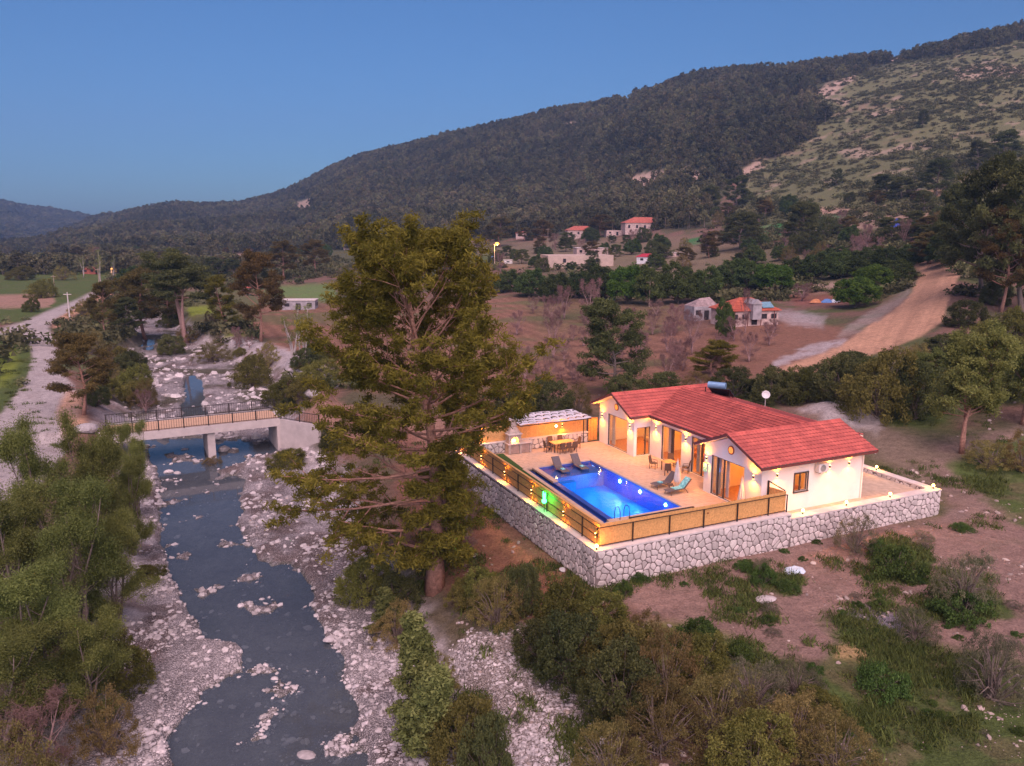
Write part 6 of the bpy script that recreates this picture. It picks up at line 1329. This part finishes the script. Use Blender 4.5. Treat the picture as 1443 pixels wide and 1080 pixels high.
mb.add([(Lb, 0, -5.5), (e[0], e[1], -5.5), (e[0]+n_.x, e[1]+n_.y, -5.5), (Lb+n_.x, n_.y, -5.5), (Lb, 0, .06), (e[0], e[1], .06), (e[0]+n_.x, e[1]+n_.y, .06), (Lb+n_.x, n_.y, .06)], [(0,3,2,1),(4,5,6,7),(0,1,5,4),(1,2,6,5),(2,3,7,6),(3,0,4,7)]); mb.build('wing_wall', BC, t)
railing(t, (Lb+n_.x*.5, n_.y*.5), (e[0]+n_.x*.5, e[1]+n_.y*.5), .06, 2)
def edge_wall(): pass
# ---- little house builder (old house and village)
PINKW = mat('old_pink_plaster', (.52, .38, .35), .95, .35, 1.4, .01, 10); GREYW = mat('grey_plaster', (.34, .31, .33), .95, .3, 1.2); OTILE = mat('old_orange_tiles', (.36, .075, .052), .85, .25, 1.2, .01, 12, col2=(.42, .11, .065))
DKOP = mat('dark_opening', (.03, .025, .03), .8, .2); ROOFT = mat('far_tiles', (.42, .12, .09), .9, .25, 1)
def hip_roof(mb, L, Wd, z, h, ov=.4, hip=1.0):
    x0, x1, y0, y1 = -L/2-ov, L/2+ov, -Wd/2-ov, Wd/2+ov; r = max(.1, L/2-Wd/2*hip)
    n = 8
    V = [(x0, y0, z), (x1, y0, z), (x1, y1, z), (x0, y1, z), (-r, 0, z+h), (r, 0, z+h), (x0, y0, z-.12), (x1, y0, z-.12), (x1, y1, z-.12), (x0, y1, z-.12)]
    mb.add(V, [(0, 1, 5, 4), (2, 3, 4, 5), (1, 2, 5), (3, 0, 4), (0, 6, 7, 1), (1, 7, 8, 2), (2, 8, 9, 3), (3, 9, 6, 0), (6, 9, 8, 7)])
    for k in range(1, n):   # tile courses on the two long slopes
        f = k/n
        for s in (-1, 1):
            ys = s*(Wd/2+ov)*(1-f); xa = lerp(x0, -r, f); xb = lerp(x1, r, f); mb.beam((xa, ys, z+h*f+.02), (xb, ys, z+h*f), .10, .05)
def house(label, u, v, wpx, hpx, rotd, m=PINKW, roof='hip', rm=None, wins=3, depth=.6, name='house', door=True, y=None, cat='house', rh=.28):
    p = place(u, v, 60) if y is None else at_y(u, y); D = p.y; L = wpx/FP*D; Hh = hpx/FP*D; Wd = L*depth
    t = thing(name, label, cat, p, math.radians(rotd)); mb = MB(); mb.box(-L/2, L/2, -Wd/2, Wd/2, -1.5, Hh); mb.build('wall', m, t)
    for i in range(wins):
        x = -L/2+L*(i+.5)/wins; ww = min(.55, L/wins*.28)
        if door and i == wins//2:
            f = MB(); f.box(x-ww, x+ww, -Wd/2-.05, -Wd/2-.01, 0, Hh*.72); f.build('door', DKOP, t); continue
        f = MB(); f.box(x-ww-.1, x+ww+.1, -Wd/2-.04, -Wd/2-.005, Hh*.36, Hh*.78); o = f.build('window', m, t)
        g = MB(); g.box(x-ww, x+ww, -Wd/2-.07, -Wd/2-.045, Hh*.40, Hh*.74); g.build('pane', DKOP, o)
    for yv in (-.2, .25):
        f = MB(); s = Wd*yv; f.box(L/2+.005, L/2+.05, s-.45, s+.45, Hh*.38, Hh*.75); o = f.build('window', DKOP, t)
    mb = MB()
    if roof == 'hip': hip_roof(mb, L, Wd, Hh, L*rh*.5, .35); mb.build('roof', rm or ROOFT, t)
    elif roof == 'flat': mb.box(-L/2-.15, L/2+.15, -Wd/2-.15, Wd/2+.15, Hh+.002, Hh+.18); mb.build('roof', rm or CAPM, t)
    return t, L, Wd, Hh
t, L, Wd, Hh = house('old pinkish house with faded orange hipped roof beyond the ploughed field', 1048, 455, 74, 20, 14, PINKW, 'hip', OTILE, 5, .75, rh=.42)
mb = MB(); mb.box(-.9, .7, -Wd/2-1.0, -Wd/2+1.6, Hh*.4, Hh+1.1); o = mb.build('dormer', GREYW, t); mb = MB(); mb.add([(-1.0, -Wd/2-1.1, Hh+1.1), (.8, -Wd/2-1.1, Hh+1.1), (.8, -Wd/2+2.4, Hh+1.1), (-1.0, -Wd/2+2.4, Hh+1.1), (-.1, -Wd/2-1.1, Hh+1.9), (-.1, -Wd/2+2.4, Hh+1.9)], [(0, 3, 2, 1), (0, 1, 4), (1, 2, 5, 4), (2, 3, 5), (3, 0, 4, 5)]); mb.build('dormer_roof', GREYW, o)
mb = MB(); mb.add([(1.5, -Wd/2+.0, Hh+.45), (3.6, -Wd/2+.0, Hh+.45), (3.6, -Wd/2+1.3, Hh+1.25), (1.5, -Wd/2+1.3, Hh+1.25), (1.5, -Wd/2+.0, Hh+.37), (3.6, -Wd/2+.0, Hh+.37), (3.6, -Wd/2+1.3, Hh+1.17), (1.5, -Wd/2+1.3, Hh+1.17)], [(0,1,2,3),(7,6,5,4),(0,4,5,1),(1,5,6,2),(2,6,7,3),(3,7,4,0)]); mb.build('skylight', mat('blue_sheet', (.16, .28, .36), .4), t)
for k in range(4):
    mb = MB(); x = -L/2+.8+k*(L-1.6)/3; mb.box(x-.06, x+.06, -Wd/2-.09, -Wd/2-.012, -.2, Hh*.98); mb.build('wall_timber', FASC, t)
t, L, Wd, Hh = house('roofless ruined grey shed left of the old orange roofed house', 988, 450, 38, 19, 14, GREYW, 'none', None, 3, .8, name='shed', cat='shed')
mb = MB(); mb.add([(-L/2, -Wd/2, Hh), (L/2, -Wd/2, Hh), (L/2, Wd/2, Hh), (-L/2, Wd/2, Hh), (-L*.1, 0, Hh+1.3), (L*.3, 0, Hh+1.5)], [(0, 1, 5, 4), (1, 2, 5), (2, 3, 4, 5), (3, 0, 4)]); mb.build('collapsed_roof', mat('rotten_roof', (.30, .22, .22), .9, .4, 2), t)
VILL = (('long pink unfinished house with red roof pieces on the village hill, rightmost', 905, 327, 54, 12, 4, PINKW, 'hip', 5),('pink house shell beside the reddish pine, upper village', 818, 334, 40, 9, 6, PINKW, 'hip', 4),('small pink house with red roof behind the street lamp', 735, 336, 16, 7, 0, PINKW, 'hip', 2),('pink terraced ruin wall right of the dark red pine', 868, 332, 30, 7, 5, PINKW, 'none', 3),
 ('large flat beige building with stepped terrace in the village centre', 812, 376, 92, 16, 10, mat('beige_wall', (.50, .37, .31), .95, .15, .6), 'none', 2),('small pink house on the terrace of the flat beige building', 832, 360, 44, 10, 8, PINKW, 'flat', 4),('white bungalow with bright red roof right of the beige building', 912, 371, 28, 9, -14, mat('bungalow_white', (.62, .60, .62), .9), 'hip', 2),
 ('low whitish building far right of the village', 948, 362, 22, 5, 0, PINKW, 'flat', 2),('tiny white house with red roof between the pines at left', 347, 416, 10, 10, 0, mat('bungalow_white', (.6, .6, .6)), 'hip', 1),('grey shuttered hut behind the bare poplar stems', 423, 436, 46, 13, 4, GREYW, 'flat', 3),('small pinkish house left of the umbrella pine top', 178, 395, 14, 6, 0, PINKW, 'flat', 2),
 ('rust coloured roofed house at the far end of the grey road', 128, 386, 18, 7, 0, ROOFT, 'hip', 2),('white shed by the village street lamp', 716, 372, 12, 5, 0, mat('bungalow_white', (.6, .6, .6)), 'flat', 1),('pale long terrace house on the slope by the green field', 1165, 333, 26, 7, 3, GREYW, 'flat', 4),('pink low building on the slope above the dirt road', 1288, 274, 18, 6, 0, PINKW, 'flat', 2),('pale pink house half hidden by the tall pine, far left village', 492, 352, 14, 6, 0, PINKW, 'flat', 2),('little white building left of the lit street lamp', 632, 346, 12, 4, 0, mat('bungalow_white', (.6, .6, .6)), 'flat', 1))
for l, u, v, w_, h_, r, m, rf, wn in VILL: house(l, u, v, w_, h_, r, m, rf, None if 'bungalow' not in l else mat('red_sheet', (.45, .04, .07), .6), wn, .55, door=wn > 2)
# pale landslip houses and tent by the green fields
p = place(1264, 322, 60); t = thing('tent', 'small blue tent shaped tarp on the slope above the dirt road', 'tarp', p); s = p.y/FP*9
mb = MB(); mb.add([(-s, -s, 0), (s, -s, 0), (s, s, 0), (-s, s, 0), (-s*.2, 0, s*1.5), (s*.2, 0, s*1.5)], [(0, 1, 5, 4), (1, 2, 5), (2, 3, 4, 5), (3, 0, 4), (0, 3, 2, 1)]); mb.build('tarp_cover', mat('blue_tarp', (.03, .07, .40), .7), t)
p = place(1165, 427, 60); t = thing('tarp_heap', 'blue and white tarpaulin heap at the edge of the yard beside the bright trees', 'tarpaulin', p)
for i, (dx, c) in enumerate(((0, (.10, .22, .50)), (1.7, (.5, .55, .62)), (-2.2, (.55, .22, .10)))):
    mb = MB(); rr = np.random.default_rng(i); n = 9; V = [(dx+math.cos(k*2*math.pi/n)*(1.1+.3*rr.random()), math.sin(k*2*math.pi/n)*.8, 0) for k in range(n)]+[(dx+math.cos(k*2*math.pi/n)*.6, math.sin(k*2*math.pi/n)*.4, .5+.2*rr.random()) for k in range(n)]+[(dx, 0, .75)]
    mb.add(V, [[k, (k+1) % n, (k+1) % n+n, k+n] for k in range(n)]+[[k+n, (k+1) % n+n, 2*n] for k in range(n)]); mb.build('sheet', mat(['tarp_blue', 'tarp_white', 'tarp_orange'][i], c, .6), t)
# ---- poles and street lamps
def pole(label, u, v, top, name='utility_pole', cat='utility pole', m=None, lamp=None, arm=True, r=.12):
    p = place(u, v, 60); Ht = z_of(top, p.y)-p.z; t = thing(name, label, cat, p)
    mb = MB(); mb.tube([(0, 0, -.3), (0, 0, Ht)], [r, r*.6], 8); mb.build('post', m or mat('pole_wood', (.36, .26, .20), .9, .2, 4), t)
    if arm: mb = MB(); mb.box(-.8, .8, -.06, .06, Ht-.5, Ht-.38); mb.build('crossarm', m or mat('pole_wood', (.36, .26, .20)), t)
    if lamp:
        mb = MB(); mb.tube([(0, 0, Ht-.2), (.5, -.6, Ht+.2), (1.0, -1.1, Ht+.25)], .05, 6); mb.build('lamp_arm', BLK, t)
        mb = MB(); mb.ball((1.0, -1.2, Ht+.12), lamp[0], 10, 6, .6); mb.build('lamp_head', emat('street_glow', (1.0, .36, .05), 3.5), t, smooth=True)
        point(t, (1.0, -1.2, Ht-.5), lamp[1], (1, .45, .1), .2)
    return t
pole('weathered wooden utility pole in front of the green trees left of the old house', 915, 433, 395)
pole('pale concrete utility pole leaning by the grey road', 99, 455, 412, m=CAPM, arm=True, r=.16)
pole('slim pole at the far bend of the grey road', 141, 415, 378, r=.12); pole('thin pole in the left green field', 77, 408, 388)
pole('lit orange street lamp beside the reddish pine in the village', 697, 378, 344, 'street_lamp', 'street lamp', CAPM, (.75, 1600), False)
pole('distant lit street lamp seen over the tall pine top', 548, 344, 334, 'street_lamp', 'street lamp', CAPM, (.55, 500), False)
pole('far lit street lamp at the end of the grey road', 157, 388, 379, 'street_lamp', 'street lamp', CAPM, (.35, 300), False)
pole('village pole right of the reddish pine', 772, 354, 322); pole('short pole in front of the village pines', 758, 352, 334); pole('pole near the pink house shell', 802, 340, 322)
p = place(698, 368, 60); t = thing('water_tank', 'round blue grey water tank below the village street lamp', 'water tank', p); s = p.y/FP*6.5; mb = MB(); mb.lathe([(.01, 0), (s, 0), (s, s*.8), (s*.7, s*1.15), (.01, s*1.25)], n=14); mb.build('tank_shell', mat('tank_far', (.16, .22, .36), .6), t); mb = MB(); mb.lathe([(s*.2, s*1.2), (s*.2, s*1.35), (.01, s*1.36)], n=8); mb.build('lid', BLK, t)
# ---- boulders and odd pieces
BST = stone_mesh('boulder', 91, STONE, .7, 2); BST2 = stone_mesh('boulder', 93, STONE, .55, 2)
for u, v, s, l in ((152, 945, 1.0, 'largest grey boulder on the gravel at the foot of the left bank'), (163, 957, .8, 'pale bluish boulder beside the largest one at left'), (181, 940, .55, 'smaller boulder right of the bluish one'), (148, 1062, .6, 'boulder near the bottom edge on the left gravel'), (465, 905, .7, 'flat pinkish rock at the right water edge'), (437, 889, .55, 'pale rock standing in the water near the right bank'), (432, 1072, .9, 'reddish rock in the water at the bottom edge'), (410, 1045, .5, 'small pale rock in the shallows at the bottom'),
                  (388, 960, .6, 'orange tinted stone cluster rock in the middle of the stream'), (345, 915, .45, 'lone pale stone in midstream below the bend'), (406, 867, .45, 'white stone in the water below the pine branches'), (250, 670, .9, 'flat white slab below the bridge, left one'), (238, 668, .8, 'flat white slab at the left waterside below the bridge'), (668, 785, .6, 'white stone in the red undergrowth below the wall'), (793, 806, .55, 'pale round stone near the wall corner'), (1062, 742+30, .45, 'small white stone at the foot of the wall below the fence'),
                  (455, 648, 1.5, 'broad pinkish boulder beside the bridge wing wall'), (470, 625, 1.4, 'upper pinkish boulder beside the bridge wing wall'), (440, 560, 2.4, 'long whitish rock slab above the bridge end'), (120, 610, 2.2, 'pale rock outcrop beside the road under the rust coloured tree'), (1185, 655, .7, 'pale stone behind the house end')):
    p = place(u, v, 24); add_obj('boulder', BST if s > .6 else BST2, loc=p+Vector((0, 0, s*.12)), rotz=random.random()*6, label=l, cat='boulder').scale = (s, s*.8, s*.8)
p = place(1077, 848, 24); t = add_obj('stone_slab', stone_mesh('slab', 95, mat('slab_pale', (.50, .44, .43)), .12, 2), loc=p+Vector((0, 0, .08)), rotz=.4, label='flat pale slab lying on the bare soil below the stone wall', cat='slab'); t.scale = (1.3, .9, 1)
p = place(1121, 805, 24); mb = MB(); rr = np.random.default_rng(3); n = 12
mb.add([(math.cos(k*math.pi/6)*(.55+.2*rr.random()), math.sin(k*math.pi/6)*(.5+.2*rr.random()), .0) for k in range(n)]+[(math.cos(k*math.pi/6)*.35, math.sin(k*math.pi/6)*.3, .10+.08*rr.random()) for k in range(n)]+[(0, 0, .12)], [[k, (k+1) % n, (k+1) % n+n, k+n] for k in range(n)]+[[k+n, (k+1) % n+n, 2*n] for k in range(n)])
mb.build('plastic_sheet', mat('sheet_blue_white', (.55, .64, .74), .4, .12, 6), vf=False, loc=p, label='crumpled bluish white plastic sheet on the soil below the low wall', cat='plastic sheet')

# ================================================================== AIR
mb = MB(); mb.box(-8000, 8000, -80, 4300, -9, 560)
hm = bpy.data.materials.new('haze'); hm.use_nodes = True; ht = hm.node_tree
for n in list(ht.nodes):
    if n.type == 'BSDF_PRINCIPLED': ht.nodes.remove(n)
pv = ht.nodes.new('ShaderNodeVolumePrincipled'); pv.inputs['Color'].default_value = (.34, .58, 1, 1); pv.inputs['Density'].default_value = .00017; pv.inputs['Anisotropy'].default_value = 0
ht.links.new(pv.outputs[0], ht.nodes['Material Output'].inputs['Volume'])
mb.build('haze', hm, vf=False, kind='stuff', label='thin bluish evening haze filling the valley', cat='haze')
SC.cycles.volume_bounces = 0
